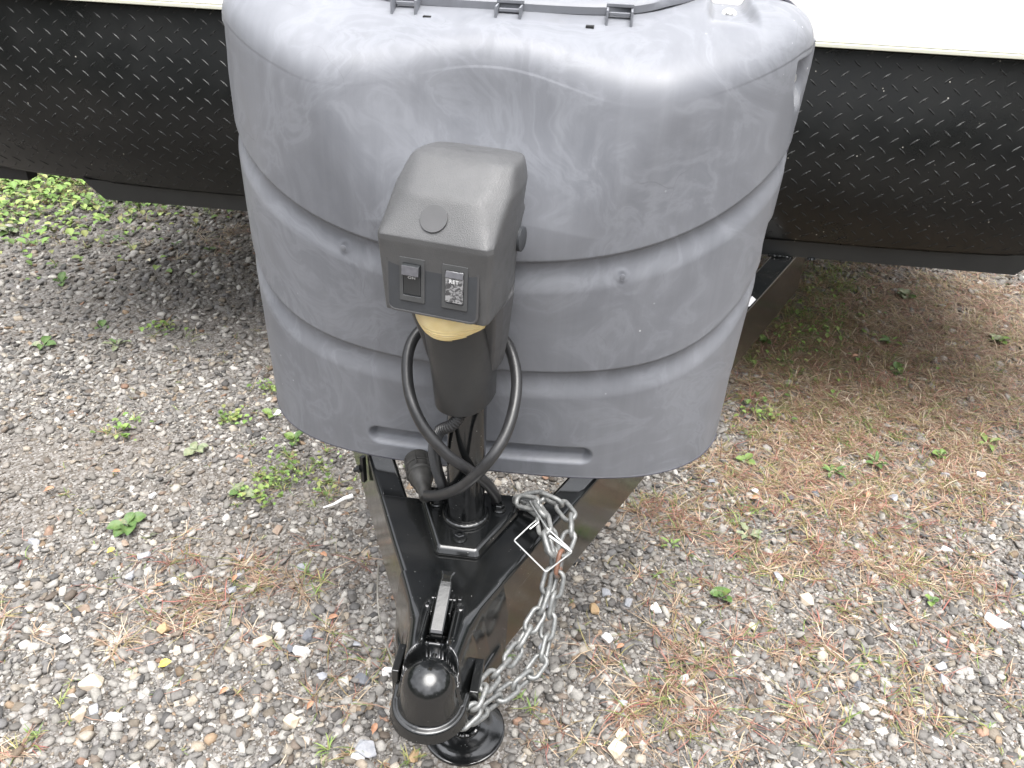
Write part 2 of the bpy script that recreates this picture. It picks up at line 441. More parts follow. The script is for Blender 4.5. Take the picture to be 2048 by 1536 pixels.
GREEN = [ ((0.970, 1.188),.25,.15,.35), ((0.694, 0.794),.15,.1,.3), ((-2.484, 2.482),.55,.5,1.), ((-0.576, 0.725),.10,.08,.8), ((-0.490, 0.633),.08,.05,.7), ((-0.606, 0.655),.08,.05,.5), ((-1.109, 0.793),.06,.05,.7), ((-0.627, 0.570),.06,.04,.5), ((-0.828, 0.893),.05,.04,.4), ((-0.773, 1.065),.06,.05,.5), ((-1.268, 1.353),.07,.06,.5),
 ((0.780, 1.537),.09,.12,1.), ((0.674, 1.188),.08,.1,.7), ((0.930, 1.855),.2,.2,.9), ((1.111, 2.236),.15,.2,.9), ((0.586, 0.755),.05,.04,.3), ((-1.505, 2.571),.1,.2,.5), ((0.418, 0.428),.05,.03,.3),
 ((0.810, 0.277),.05,.03,.4), ((0.852, 0.161),.06,.04,.4), ((0.099, 0.081),.035,.05,.9), ((0.050, 0.146),.03,.04,.5), ((-0.386, 0.314),.05,.03,.5), ((-0.202, -0.075),.05,.03,.5), ((0.984, 0.125),.07,.04,.4), ((-1.024, 0.166),.05,.04,.6), ((-0.751, -0.094),.04,.03,.5), ((-0.103, -0.090),.05,.03,.5)]
DIRT = [ ((-1.272, 0.604),.20,.10,1.), ((-1.076, 0.705),.14,.08,.8), ((-0.784, 0.624),.10,.05,.6), ((-0.592, 0.616),.14,.06,.8), ((-1.156, 0.424),.12,.05,.8), ((-0.606, 0.391),.16,.06,.7), ((-0.870, 0.549),.1,.05,.5), ((-0.674, 0.151),.12,.04,.4), ((-0.497, 0.296),.10,.05,.5),
 ((0.363, 0.622),.10,.05,.6), ((0.591, 0.456),.15,.05,.4), ((1.026, 1.455),.3,.2,.6)]
def field(x, y, L):
    f = np.zeros_like(x)
    for (c, rx, ry, w) in L:
        f = np.maximum(f, w * np.exp(-(((x-c[0])/rx)**2 + ((y-c[1])/ry)**2)))
    return f

def ellip_hull(n, seed, flat=.52):
    rs = np.random.default_rng(seed)
    p = rs.normal(size=(n, 3)); p /= np.linalg.norm(p, axis=1)[:, None]
    # spread the points a little
    for _ in range(12):
        d = p[:, None] - p[None]; q = (d**2).sum(-1) + np.eye(n); p += (d / q[..., None]**1.5).sum(1) * .03
        p /= np.linalg.norm(p, axis=1)[:, None]
    p = np.sign(p) * np.abs(p)**.62
    p *= rs.uniform(.82, 1.1, size=(n, 1)); p *= np.array([1.0, rs.uniform(.5, .9), flat * rs.uniform(.65, 1.1)])
    bm = bmesh.new()
    for v in p: bm.verts.new(v)
    r = bmesh.ops.convex_hull(bm, input=bm.verts)
    junk = [g for g in r['geom_interior'] + r['geom_unused'] if isinstance(g, bmesh.types.BMVert)]
    if junk: bmesh.ops.delete(bm, geom=junk, context='VERTS')
    bmesh.ops.triangulate(bm, faces=bm.faces); bmesh.ops.recalc_face_normals(bm, faces=bm.faces)
    bm.verts.index_update()
    V = np.array([v.co[:] for v in bm.verts]); F = np.array([[v.index for v in f.verts] for f in bm.faces]); bm.free()
    return V, F
T_BIG = [ellip_hull(15, 100+i) for i in range(18)]
T_SMALL = [ellip_hull(9, 300+i) for i in range(12)]

def scatter(x0, x1, y0, y1, sp):
    nx, ny = int((x1-x0)/sp), int((y1-y0)/sp)
    a, b_ = np.meshgrid(np.arange(nx), np.arange(ny), indexing='ij')
    x = x0 + (a.ravel() + rng.uniform(-.1, 1.1, nx*ny)) * sp; y = y0 + (b_.ravel() + rng.uniform(-.1, 1.1, nx*ny)) * sp
    return x, y

PAL = np.array([(.54,.53,.51),(.45,.44,.425),(.37,.36,.35),(.30,.295,.29),(.24,.235,.235),(.18,.18,.185),(.60,.59,.56),(.50,.46,.40),(.40,.35,.29),(.36,.27,.19),(.24,.20,.17),(.66,.65,.63),(.42,.27,.20),(.31,.29,.27)])
PW = np.array([.13,.15,.14,.12,.10,.07,.06,.05,.045,.02,.035,.04,.008,.05]); PW = PW / PW.sum()
def in_view(x, y, m=.25):
    # keep what the picture (and a step to either side) can see
    vx, vy = x - .1621, y + .9731
    ang = vx / np.maximum(vy, .05)
    return (ang > -1.25 - m) & (ang < 1.05 + m) & (vy > .35)

def stones(name, xs, ys, size, T, sink):
    n = len(xs); tid = rng.integers(0, len(T), n)
    rot = rng.uniform(0, 2*math.pi, n); tilt = rng.normal(0, .28, (n, 2))
    colr = PAL[rng.choice(len(PAL), n, p=PW)] * np.array([.86, .835, .80]) * (.36 + .62*rng.uniform(0, 1, (n, 1))**1.5)
    dirt = np.clip(.05 + field(xs, ys, DIRT) * 1.2 + .35*np.maximum(field(xs, ys, DEAD), field(xs, ys, GREEN)), 0, .7)[:, None] * rng.uniform(.3, 1, (n, 1))
    colr = colr * (1 - dirt) + np.array([.19, .16, .13]) * dirt
    VV, FF, CC = [], [], []; off = 0
    for k, (V, F) in enumerate(T):
        s = np.where(tid == k)[0]
        if not len(s): continue
        cz, sz = np.cos(rot[s]), np.sin(rot[s])
        P = V[None] * (size[s] * .5)[:, None, None] * (1 + rng.uniform(-.12, .12, (len(s), 1, 3)))
        z = P[..., 2] + P[..., 0]*tilt[s, 0:1] + P[..., 1]*tilt[s, 1:2]
        x = P[..., 0]*cz[:, None] - P[..., 1]*sz[:, None]; y = P[..., 0]*sz[:, None] + P[..., 1]*cz[:, None]
        h = size[s]*.5*.6
        W_ = np.stack([x + xs[s][:, None], y + ys[s][:, None], z + (gz(xs[s], ys[s]) + h*sink[s])[:, None]], -1)
        VV.append(W_.reshape(-1, 3)); nv = len(V)
        FF.append((F[None] + (off + np.arange(len(s))*nv)[:, None, None]).reshape(-1, 3)); off += nv*len(s)
        CC.append(np.repeat(colr[s], nv, axis=0))
    V, F, C_ = np.concatenate(VV), np.concatenate(FF), np.concatenate(CC)
    me = np_mesh(name, V, F, 3)
    at_ = me.color_attributes.new('tint', 'FLOAT_COLOR', 'POINT')
    at_.data.foreach_set('color', np.hstack([C_, np.ones((len(C_), 1))]).astype(np.float32).ravel())
    o = link(name, me, MAT['gravel'], smooth=False)
    return o

xa, ya, sa, ka = [], [], [], []
def add_layer(x0, x1, y0, y1, sp, smin, smax, thin=1.0, power=2.2):
    x, y = scatter(x0, x1, y0, y1, sp)
    k = in_view(x, y) & ~((np.abs(x) < 1.0) & (y > 1.5))
    k &= np.hypot(x, y) > .091 + 0*x
    d = field(x, y, DIRT); g = np.maximum(field(x, y, DEAD), field(x, y, GREEN))
    keep = rng.uniform(0, 1, len(x)) < thin * (1 - .80*d) * (1 - .35*g)
    k &= keep
    x, y = x[k], y[k]
    s = smin + (smax-smin) * rng.uniform(0, 1, len(x))**power
    return x, y, s
L1 = [add_layer(-1.6, 1.7, -.55, .35, .0110, .0072, .030, .92, 2.5), add_layer(-2.2, 2.4, .35, 1.3, .0132, .008, .028, .92), add_layer(-3.6, 3.8, 1.3, 3.6, .026, .016, .036)]
x, y, s = [np.concatenate(q) for q in zip(*L1)]
g_o = stones('gravel', x, y, s, T_BIG, rng.uniform(-.15, .75, len(x)))
tag(g_o, 'loose grey, white and tan gravel spread over the whole ground', 'gravel', kind='stuff')
L2 = [add_layer(-1.5, 1.6, -.55, .3, .0072, .004, .010), add_layer(-1.9, 2.1, .3, 1.0, .0105, .005, .011)]
x, y, s = [np.concatenate(q) for q in zip(*L2)]
g_o2 = stones('fine_gravel', x, y, s, T_SMALL, rng.uniform(.0, .9, len(x)))
tag(g_o2, 'fine grey stone chips filling the gaps between the larger gravel', 'gravel', kind='stuff')

# ---------------------------------------------------------------- grass
def blades(name, tufts, label, cat):
    """tufts: list of arrays x,y,n,len,lift,colours"""
    V, F, C_ = [], [], []; off = 0
    for (cx, cy, n, ln, lift, wid, pal) in tufts:
        a = rng.uniform(0, 2*math.pi, n); L_ = ln * rng.uniform(.45, 1.25, n); el_ = np.clip(rng.normal(lift, .25, n), .04, 1.35)
        w = wid * rng.uniform(.6, 1.3, n)
        bx = cx + rng.normal(0, ln*.10, n); by = cy + rng.normal(0, ln*.10, n)
        curve = rng.normal(0, .28, n); z0 = float(gz(np.array(cx), np.array(cy))) + .002 + rng.uniform(0, .006, n)
        ts = np.array([0, .38, .72, 1.0])
        aa = a[:, None] + curve[:, None]*ts[None]
        hr = L_[:, None]*ts*np.cos(el_)[:, None]; hz = L_[:, None]*np.sin(el_)[:, None]*(ts - .62*ts**2)*1.25
        cxp = bx[:, None] + hr*np.cos(aa); cyp = by[:, None] + hr*np.sin(aa); czp = z0[:, None] + np.maximum(hz, 0)
        wx, wy = -np.sin(aa), np.cos(aa); ww = w[:, None]*np.array([.8, 1., .7, .08])*.5
        lt = np.stack([cxp+wx*ww, cyp+wy*ww, czp + rng.uniform(-.3, .3, (n, 1))*ww], -1); rt_ = np.stack([cxp-wx*ww, cyp-wy*ww, czp], -1)
        P = np.stack([lt, rt_], 2).reshape(n, 8, 3)
        f = np.array([[0,1,3,2],[2,3,5,4],[4,5,7,6]])
        V.append(P.reshape(-1, 3)); F.append((f[None] + (off + np.arange(n)*8)[:, None, None]).reshape(-1, 4)); off += 8*n
        cc = np.asarray(pal)[rng.integers(0, len(pal), n)] * rng.uniform(.75, 1.25, (n, 1))
        C_.append(np.repeat(cc, 8, axis=0))
    V, F, C_ = np.concatenate(V), np.concatenate(F), np.concatenate(C_)
    me = np_mesh(name, V, F, 4)
    at_ = me.color_attributes.new('tint', 'FLOAT_COLOR', 'POINT')
    at_.data.foreach_set('color', np.hstack([C_, np.ones((len(C_), 1))]).astype(np.float32).ravel())
    o = link(name, me, MAT['grass'], smooth=True)
    if label: tag(o, label, cat, kind='stuff')
    return o
P_DEAD = [(.19,.12,.085),(.24,.155,.11),(.15,.09,.06),(.29,.21,.15),(.22,.105,.08),(.18,.135,.07),(.34,.27,.19),(.14,.14,.045),(.12,.06,.045),(.13,.18,.05),(.26,.10,.08)]
P_STRAW = [(.34,.26,.18),(.38,.30,.21),(.27,.17,.12),(.30,.21,.14),(.44,.37,.28),(.26,.23,.09),(.30,.16,.12)]
P_GREEN = [(.12,.20,.05),(.16,.25,.06),(.20,.27,.08),(.10,.16,.04),(.21,.23,.08),(.28,.24,.10)]
P_MIX = [(.14,.19,.05),(.20,.22,.08),(.30,.21,.13),(.26,.14,.08),(.12,.17,.05),(.34,.28,.17)]
def tufts_from(L, dens, mk):
    out = []
    for (c, rx, ry, w) in L:
        n = max(3, int(dens * rx * ry * w))
        for _ in range(n):
            cx, cy = c[0] + rng.normal(0, rx*.62), c[1] + rng.normal(0, ry*.62)
            if abs(cx) < .30 + .48*max(0, cy) and cy > -.25 and cy < .0 : pass
            if math.hypot(cx, cy) < .095: continue
            out.append(mk(cx, cy))
    return out
dead = tufts_from(DEAD, 3600, lambda x, y: (x, y, rng.integers(9, 20), rng.uniform(.032, .082), .17, .0018, P_DEAD if rng.uniform() < (.72 if y < .8 else .4) else P_STRAW))
# single straws strewn over the gravel
xs_ = rng.uniform(-1.2, 1.8, 2600); ys_ = rng.uniform(-.5, 1.6, 2600)
kk = in_view(xs_, ys_) & (np.hypot(xs_, ys_) > .1) & (rng.uniform(0, 1, 2600) < .25 + .6*(xs_ > .25))
dead += [(a, b_, rng.integers(1, 3), rng.uniform(.02, .055), .12, .0014, P_STRAW) for a, b_ in zip(xs_[kk], ys_[kk])]
blades('dead_grass', dead, 'matted reddish brown dead grass lying over the gravel, thickest right of the trailer', 'dry grass')
green = tufts_from(GREEN, 2300, lambda x, y: (x, y, rng.integers(7, 15), rng.uniform(.02, .05) * (1.5 if y > 1.2 else 1), .6, .0022, P_GREEN if rng.uniform() < .6 else P_MIX))
xs_ = rng.uniform(-1.2, 1.8, 420); ys_ = rng.uniform(-.5, 1.6, 420)
kk = in_view(xs_, ys_) & (np.hypot(xs_, ys_) > .1)
green += [(a, b_, rng.integers(4, 10), rng.uniform(.012, .03), .5, .0018, P_MIX) for a, b_ in zip(xs_[kk], ys_[kk])]
blades('green_grass', green, 'short green grass sprouting in patches through the gravel', 'grass')

# ---------------------------------------------------------------- leaves
def leaf_mesh(name, ln, wd, cup, droop, lobes=0, point=.5):
    nu, nv = 9, 5
    P = np.zeros((nu, nv, 3))
    for i in range(nu):
        t_ = i/(nu-1)
        if t_ < .18: w = .10 + .15*(t_/.18)
        else:
            q = (t_-.18)/.82; w = .25 + 1.0*math.sin(math.pi*min(1, q*.96+.04)**.85)**.8
            if t_ > .97: w = .05
        if lobes: w *= 1 + .28*math.sin(t_*lobes*math.pi*2)
        for j in range(nv):
            s_ = (j/(nv-1))*2-1
            P[i, j] = (t_*ln, s_*w*wd*.42, abs(s_)**1.4*cup*wd*w*.5 - droop*ln*(t_**2) + .55*ln*droop*t_*1.7 + .0015*math.sin(t_*14+s_*3)*wd*20)
    return grid_mesh(name, P)
LM = {k: leaf_mesh('leaf', *a) for k, a in {
    'broad': (.042, .030, .35, .25), 'broad2': (.036, .028, .5, .5), 'long': (.055, .018, .4, .35), 'jag': (.055, .022, .4, .3, 3),
    'small': (.022, .017, .3, .3), 'fallen': (.026, .017, .5, .1), 'fallen2': (.03, .014, .9, -.2)}.items()}
leaf_by = {}
def leaf_data(kind, col):
    if (kind, col) not in leaf_by:
        me = LM[kind].copy(); me.materials.clear(); me.materials.append(LEAF[col])
        me.polygons.foreach_set('use_smooth', [True]*len(me.polygons)); leaf_by[(kind, col)] = me
    return leaf_by[(kind, col)]

def weed(pos, n, kind, col, sc, label, seed, rise=.25, col2=None):
    rs = random.Random(seed)
    z = float(gz(np.array(pos[0]), np.array(pos[1])))
    t_ = empty('weed', (pos[0], pos[1], z + .006), rs.uniform(0, 6), label=label, cat='weed')
    for k in range(n):
        me = leaf_data(kind if rs.random() < .75 else ('broad2' if kind == 'broad' else kind), col if (col2 is None or rs.random() < .65) else col2)
        o = bpy.data.objects.new('leaf', me); COL.objects.link(o); o.parent = t_
        a = 2*math.pi*k/n + rs.uniform(-.35, .35); s_ = sc*.82*rs.uniform(.6, 1.15)
        o.rotation_euler = (rs.uniform(-.3, .3), -rs.uniform(.02, 1)*rise*1.6, a); o.scale = (s_, s_*rs.uniform(.85, 1.15), s_)
        o.location = (.003*math.cos(a), .003*math.sin(a), .002*k*.5)
    return t_
WEEDS = [
 ((-1.783, 1.594), 5, 'broad', 'green', 1.25, 'five-leaved green plantain weed alone on open gravel at far left', .5, None),
 ((-1.479, 1.330), 3, 'broad', 'green', .95, 'small green weed with three round leaves beside a ragged dandelion plant', .3, None),
 ((-1.371, 1.230), 5, 'jag', 'pale', 1.05, 'ragged pale dandelion-like weed with narrow toothed leaves', .25, 'green'),
 ((-1.596, 1.181), 4, 'broad', 'green', 1.15, 'low weed with two large round leaves near left picture edge', .2, 'pale'),
 ((-0.907, 0.429), 7, 'broad', 'green', 1.3, 'broad dusty green weed in gravel left of the tongue', .3, 'pale'),
 ((-0.867, 0.730), 8, 'broad', 'pale', .95, 'dusty grey-green withered weed on dirt patch', .15, None),
 ((-0.688, 0.590), 7, 'broad', 'pale', 1.05, 'pale spreading weed on bare dirt, left of tank cover bottom', .2, 'green'),
 ((-0.623, 0.819), 7, 'broad', 'bright', .9, 'bright green weed with upright oval leaves just under cover corner', .6, 'green'),
 ((-0.726, 0.932), 4, 'broad', 'pale', .9, 'weed with mottled pale leaves touching left edge of tank cover', .35, 'bright'),
 ((-1.807, 2.027), 3, 'small', 'green', 1.5, 'small two-tone green sprout in gravel below left apron lip', .3, None),
 ((-1.558, 2.027), 3, 'small', 'green', 1.3, 'tiny round-leaved sprout left of the cover on grey gravel', .3, None),
 ((-1.400, 2.009), 4, 'small', 'green', 1.4, 'tiny green sprout close to the cover side, far back', .3, None),
 ((-2.251, 1.985), 5, 'broad', 'green', 1.5, 'large pale green rounded leaves at the left picture edge', .2, 'pale'),
 ((0.411, 0.558), 6, 'long', 'bright', .6, 'neat bright green rosette on gravel right of the chain', .35, None),
 ((0.518, 0.405), 7, 'small', 'green', 1.35, 'green clover-like weed above a cluster of pale stones', .5, 'bright'),
 ((0.605, 0.635), 5, 'jag', 'pale', .8, 'dusty toothed weed in brown dead grass, right of cover bottom', .25, None),
 ((0.632, 0.945), 5, 'small', 'bright', 1.5, 'pale weed beside the lower right corner of tank cover', .3, 'pale'),
 ((0.871, 0.941), 6, 'long', 'green', .8, 'green narrow-leaved weed in dead grass, right middle', .4, 'bright'),
 ((1.004, 1.009), 6, 'long', 'green', .8, 'upright green weed in dead grass beside dark stones', .6, None),
 ((1.198, 1.073), 7, 'broad', 'green', .8, 'leafy green weed standing in straw at right', .5, 'bright'),
 ((1.361, 1.168), 4, 'long', 'bright', 1.0, 'light green blade-leaved weed near the right picture edge', .3, None),
 ((1.378, 2.130), 8, 'broad', 'pale', 1.2, 'grey-green weed clump below right apron lip', .4, 'green'),
 ((1.220, 1.723), 6, 'long', 'green', 1.1, 'green weed with a yellow leaf in thick straw', .5, 'bright'),
 ((1.600, 1.796), 7, 'broad', 'bright', 1.1, 'light lime green weed at right edge in the straw', .4, 'pale'),
 ((0.767, 1.637), 7, 'broad', 'green', 1.0, 'green weed growing against right frame rail', .6, 'bright'),
 ((1.188, 1.532), 7, 'broad', 'green', .9, 'rounded green weed in dead grass below the grey-green clump', .4, 'bright'),
 ((0.999, 0.475), 5, 'small', 'green', 1.2, 'small green weed on white gravel at lower right', .5, 'bright'),
 
]
for i, w_ in enumerate(WEEDS):
    if not w_[5]: continue
    weed(w_[0], w_[1], w_[2], w_[3], w_[4], w_[5], 40+i, w_[6], w_[7])
# leafy bed behind the left side of the trailer: joined, uncountable
V, F = [], []; off = 0
base = np.array([v.co[:] for v in LM['broad'].vertices]); bf = np.array([list(p.vertices) for p in LM['broad'].polygons])
CL = []
for k in range(2600):
    if k < 1900: cx, cy = (-2.486, 2.447)[0] + rng.normal(0, .48), (-2.486, 2.447)[1] + rng.normal(0, .36)
    elif k < 2200: cx, cy = (0.924, 1.815)[0] + rng.normal(0, .16), (0.924, 1.815)[1] + rng.normal(0, .2)
    else:
        L_ = GREEN[rng.integers(3, 15)]; cx, cy = L_[0][0] + rng.normal(0, L_[1]*.5), L_[0][1] + rng.normal(0, L_[2]*.5)
    if abs(cx) < .28 or math.hypot(cx, cy) < .1: continue
    s_ = rng.uniform(.4, 1.25)*(.85 if k < 1900 else .4); a = rng.uniform(0, 6.28); tl = rng.uniform(-.1, .7)
    p = base * s_; x = p[:, 0]*math.cos(tl) - p[:, 2]*math.sin(tl); z = p[:, 0]*math.sin(tl) + p[:, 2]*math.cos(tl)
    V.append(np.stack([cx + x*math.cos(a) - p[:, 1]*math.sin(a), cy + x*math.sin(a) + p[:, 1]*math.cos(a), z + .008 + rng.uniform(0, .05 if k < 1900 else .012)], -1))
    F.append(bf + off); off += len(base)
    g_ = np.array(P_GREEN[rng.integers(0, 5)]) * rng.uniform(.9, 1.7)*(.95 if k < 1900 else .75); CL.append(np.repeat(g_[None], len(base), 0))
V, F, CL = np.concatenate(V), np.concatenate(F), np.concatenate(CL)
me = np_mesh('leafy_ground_cover', V, F, 4)
at_ = me.color_attributes.new('tint', 'FLOAT_COLOR', 'POINT'); at_.data.foreach_set('color', np.hstack([CL, np.ones((len(CL), 1))]).astype(np.float32).ravel())
tag(link('leafy_ground_cover', me, MAT['grass']), 'dense bed of low bright green leaves behind the left end of black apron', 'weeds', kind='stuff')

def fallen(pos, col, sc, rz, label, kind='fallen', group=None, z=.016):
    o = bpy.data.objects.new('fallen_leaf', leaf_data(kind, col)); COL.objects.link(o)
    o.location = (pos[0], pos[1], float(gz(np.array(pos[0]), np.array(pos[1]))) + z); o.rotation_euler = (.12, -.08, rz); o.scale = (sc,)*3
    return tag(o, label, 'leaf', group)
fallen((-0.630, 0.038), 'yellow', 1.0, .7, 'bright yellow fallen leaf on gravel below the brown grass')
fallen((-0.903, 0.329), 'yellow', .75, .9, 'small yellow leaf above the straw-coloured grass tuft, left')
fallen((-1.576, 1.834), 'straw', .95, -.6, 'pale yellow leaf blade on gravel near the cover, far left')

for (p, s_, a, lb) in [((-0.579, 0.283),.7,1.4,'small brown fallen leaf beside the dry grass left of the tongue'),((-0.417, 0.409),.8,-.5,'brown leaf close to the left frame rail, upper of two'),
 ((-0.336, 0.211),.8,.4,'reddish leaf next to the breakaway cable'),((-0.482, -0.008),.7,.9,'brown curled leaf in pale gravel at lower left centre'),((-0.304, -0.015),.7,1.2,'orange-brown leaf near the cream triangular stone'),
 ((-1.162, 0.495),.9,.7,'reddish leaf on the bare dirt patch at far left'),((-1.040, 0.601),.8,.1,'brown leaf on dirt above the broad dusty weed'),((0.627, 0.772),.8,.3,'brown leaf in dead grass under the right corner of the cover'),
 ((1.054, 1.588),.9,.2,'dry leaf in the brown grass beside right frame rail'),((0.935, 0.834),.9,1.,'brown leaf in straw at middle right'),((-0.745, 0.248),.7,.2,'brown leaf left of the rounded grey-beige stone'),
 ((0.284, 0.221),.7,.6,'reddish brown leaf on gravel right of the chain bottom'),((-0.166, -0.048),.8,1.5,'brown leaf at the bottom edge left of jack foot')]:
    fallen(p, 'brown', s_, a, lb, 'fallen2', 'brown fallen leaves on the gravel')

# ---------------------------------------------------------------- single stones that stand out
def stone(pos, size, col, label, seed, group=None, asp=(1, .75, .55)):
    rs = np.random.default_rng(seed)
    bm = bmesh.new(); p = rs.normal(size=(16, 3)); p /= np.linalg.norm(p, axis=1)[:, None]; p = np.sign(p)*np.abs(p)**.6
    for v in p: bm.verts.new(v)
    r = bmesh.ops.convex_hull(bm, input=bm.verts)
    junk = [g for g in r['geom_interior'] + r['geom_unused'] if isinstance(g, bmesh.types.BMVert)]
    if junk: bmesh.ops.delete(bm, geom=junk, context='VERTS')
    bmesh.ops.dissolve_limit(bm, angle_limit=R(16), verts=bm.verts, edges=bm.edges)
    m_ = max(v.co.length for v in bm.verts)
    for v in bm.verts: v.co = Vector((v.co.x*asp[0], v.co.y*asp[1], v.co.z*asp[2])) * (size*.5/m_*1.15)
    o = from_bm('stone', bm, STONE[col], None, smooth=True)
    bevel(o, size*.06, 2, 10)
    o.location = (pos[0], pos[1], float(gz(np.array(pos[0]), np.array(pos[1]))) + size*.13 + .004); o.rotation_euler = (rs.uniform(-.2,.2), rs.uniform(-.2,.2), rs.uniform(0, 6.28))
    return tag(o, label, 'stone', group)
SB = [
 ((0.235, 0.329),.034,'tan','ochre tan angular stone on gravel just right of the hanging chain'),
 ((-0.743, -0.013),.052,'beige','large pale beige flat stone, lower left in the gravel'),
 ((-0.362, 0.125),.042,'white','white angular stone with a grey edge left of the breakaway cable'),
 ((0.712, 0.433),.046,'beige','pale pinkish grey blocky stone below dead grass, right'),
 ((0.373, 0.347),.034,'white','smooth bluish white stone right of the latch, beside a brown grass patch'),
 ((1.095, 0.671),.032,'white','bright white block of stone near right picture edge'),
 ((1.131, 0.436),.060,'white','long white stone at the right edge'),
 ((0.291, -0.006),.046,'beige','knobbly cream stone at bottom edge, right of the jack foot'),
 ((-0.818, 0.340),.038,'grey','rounded grey-beige stone above the straw-coloured tuft'),
 ((-0.866, 0.168),.032,'brown','brown rounded stone in the light gravel, left'),
 ((-0.669, 0.141),.036,'tan','pinkish tan stone beside the dry brown grass, left'),
 ((-0.728, -0.082),.038,'beige','cream wedge-shaped stone, lower left'),
 ((-0.663, -0.076),.032,'white','white angular stone next to the cream wedge stone'),
 ((-0.169, -0.075),.048,'grey','large mottled grey stone left of the jack foot'),
 ((-0.082, -0.075),.036,'tan','tan rounded stone at the bottom edge in front of jack foot'),
 ((-0.182, -0.092),.030,'white','white stone between the mottled grey stone and picture edge'),
 ((-0.325, -0.038),.036,'beige','cream triangular stone standing in gravel, lower left centre'),
 ((-0.450, 0.135),.044,'beige','flat beige grey slab left of the white angular stone'),
 ((-0.362, 0.166),.036,'dark','dark slate stone above the white angular stone'),
 ((-0.220, 0.074),.036,'dark','smooth slate grey stone left of coupler'),
 ((-0.712, 0.272),.026,'white','white chip of stone on dirt patch'),
 ((-0.899, 0.540),.024,'white','small white stone on bare dirt left of the rosette'),
 ((0.130, 0.285),.028,'brown','brown rounded stone beneath the hanging chain'),
 ((0.309, 0.357),.030,'grey','grey stone between the ochre stone and the bluish white stone'),
 ((0.734, 0.800),.030,'dark','dark slate flake in the dead grass right of cover'),
 ((1.018, 0.859),.034,'grey','grey flat stone in the straw, right'),
 ((0.890, 0.380),.026,'white','white oblong chip among lower right gravel'),
 ((0.298, 0.027),.030,'beige','cream rounded stone above the knobbly cream stone'),
 ((0.642, 0.816),.026,'white','pale flat stone under the right corner of tank cover'),
 ((-0.594, -0.070),.026,'white','white pebble in the bright gravel, lower left'),
 ((1.284, 1.001),.034,'white','white stone in straw close to the right edge'),
 ((-0.857, 0.082),.026,'white','pale grey-white pebble left of dry brown grass'),
 ((0.430, 0.114),.036,'brown','brown stone inside lower right patch of dead grass'),
 ((0.577, 0.328),.030,'beige','cream stone in grey gravel, right'),
 ((0.047, 0.244),.0,'grey',''),
]
for i, (p, s_, c_, lb) in enumerate(SB):
    if lb: stone(p, s_, c_, lb, 900+i, asp=(1, [.7, .8, .62][i % 3], [.55, .45, .6][(i//2) % 3]))
# further large stones, alike: individuals of one group
for i in range(60):
    while True:
        x, y = rng.uniform(-1.1, 1.3), rng.uniform(-.35, 1.1)
        if in_view(np.array(x), np.array(y), -.1) and math.hypot(x, y) > .13: break
    c_ = ['grey', 'dark', 'grey', 'brown', 'beige', 'white', 'grey'][rng.integers(0, 7)]
    cn_ = {'grey': 'mid grey', 'dark': 'dark slate', 'brown': 'dull brown', 'beige': 'cream', 'white': 'whitish'}[c_]
    where = 'left of the tongue' if x < -.1 and y < .5 else ('right of the tongue' if x > .15 and y < .5 else ('in front of the apron, left side' if x < 0 else ('in front of the apron, right side' if x > .15 else 'under the tongue')))
    stone((x, y), rng.uniform(.022, .034), c_, '%s flat-sided stone among smaller gravel %s' % (cn_, where), 2000+i, 'larger stones lying in the gravel', asp=(1, rng.uniform(.6, .85), rng.uniform(.4, .6)))

# ---------------------------------------------------------------- trailer body
trailer = empty('travel_trailer', (0, 1.15, 0), label='white travel trailer front with black tread plate apron and black A-frame tongue', cat='trailer')
def tp(o):      # child keeps world coordinates
    o.parent = trailer; o.matrix_parent_inverse = Matrix.Translation((0, -1.15, 0)); return o
def side_loft(name, prof, x0, x1, mat, bev):
    bm = bmesh.new(); A_ = [bm.verts.new((x0, y, z)) for y, z in prof]; B_ = [bm.verts.new((x1, y, z)) for y, z in prof]
    bm.faces.new(A_); bm.faces.new(B_[::-1])
    for k in range(len(prof)): bm.faces.new((A_[k], B_[k], B_[(k+1) % len(prof)], A_[(k+1) % len(prof)]))
    o = from_bm(name, bm, mat, smooth=False); bevel(o, bev, 3); tp(o)
side_loft('body', [(1.30, .66), (5.2, .66), (5.2, 2.7), (3.2, 2.7), (2.2, 1.9), (1.38, 1.26)], -1.735, 1.735, MAT['wall'], .02)
side_loft('front_wall', [(1.136, 1.074), (1.34, 1.074), (1.36, 1.24), (2.21, 1.88), (3.21, 2.68), (3.18, 2.74), (2.12, 1.94), (1.136, 1.27)], -1.745, 1.745, MAT['wall'], .004)
bm = bmesh.new(); box_bm(bm, -1.747, 1.747, 1.130, 1.30, 1.064, 1.0735)
o = from_bm('trim_strip', bm, MAT['trim'], smooth=False); bevel(o, .002, 2); tp(o)

def apron(x, v):
    """front apron surface; v 0 top .. 1 bottom, arc length like"""
    z = 1.064 - v*.489
    ax = abs(x)
    corner = max(0., ax - .85)
    y = 1.148 - .060*math.sin(min(1., v**1.25)*math.pi) + .020*v*v + .13*corner**2*v
    return Vector((x, y, z))
NX, NV = 181, 60
XS = np.linspace(-1.75, 1.75, NX); 
def xclip(x): return x
P = np.zeros((NX, NV, 3))
for i, x in enumerate(XS):
    for j in range(NV): P[i, j] = apron(x, j/(NV-1))
o = link('tread_plate_apron', grid_mesh('tread_plate_apron', P), MAT['tread']); tp(o)
md = o.modifiers.new('thickness', 'SOLIDIFY'); md.thickness = .003; md.offset = 1
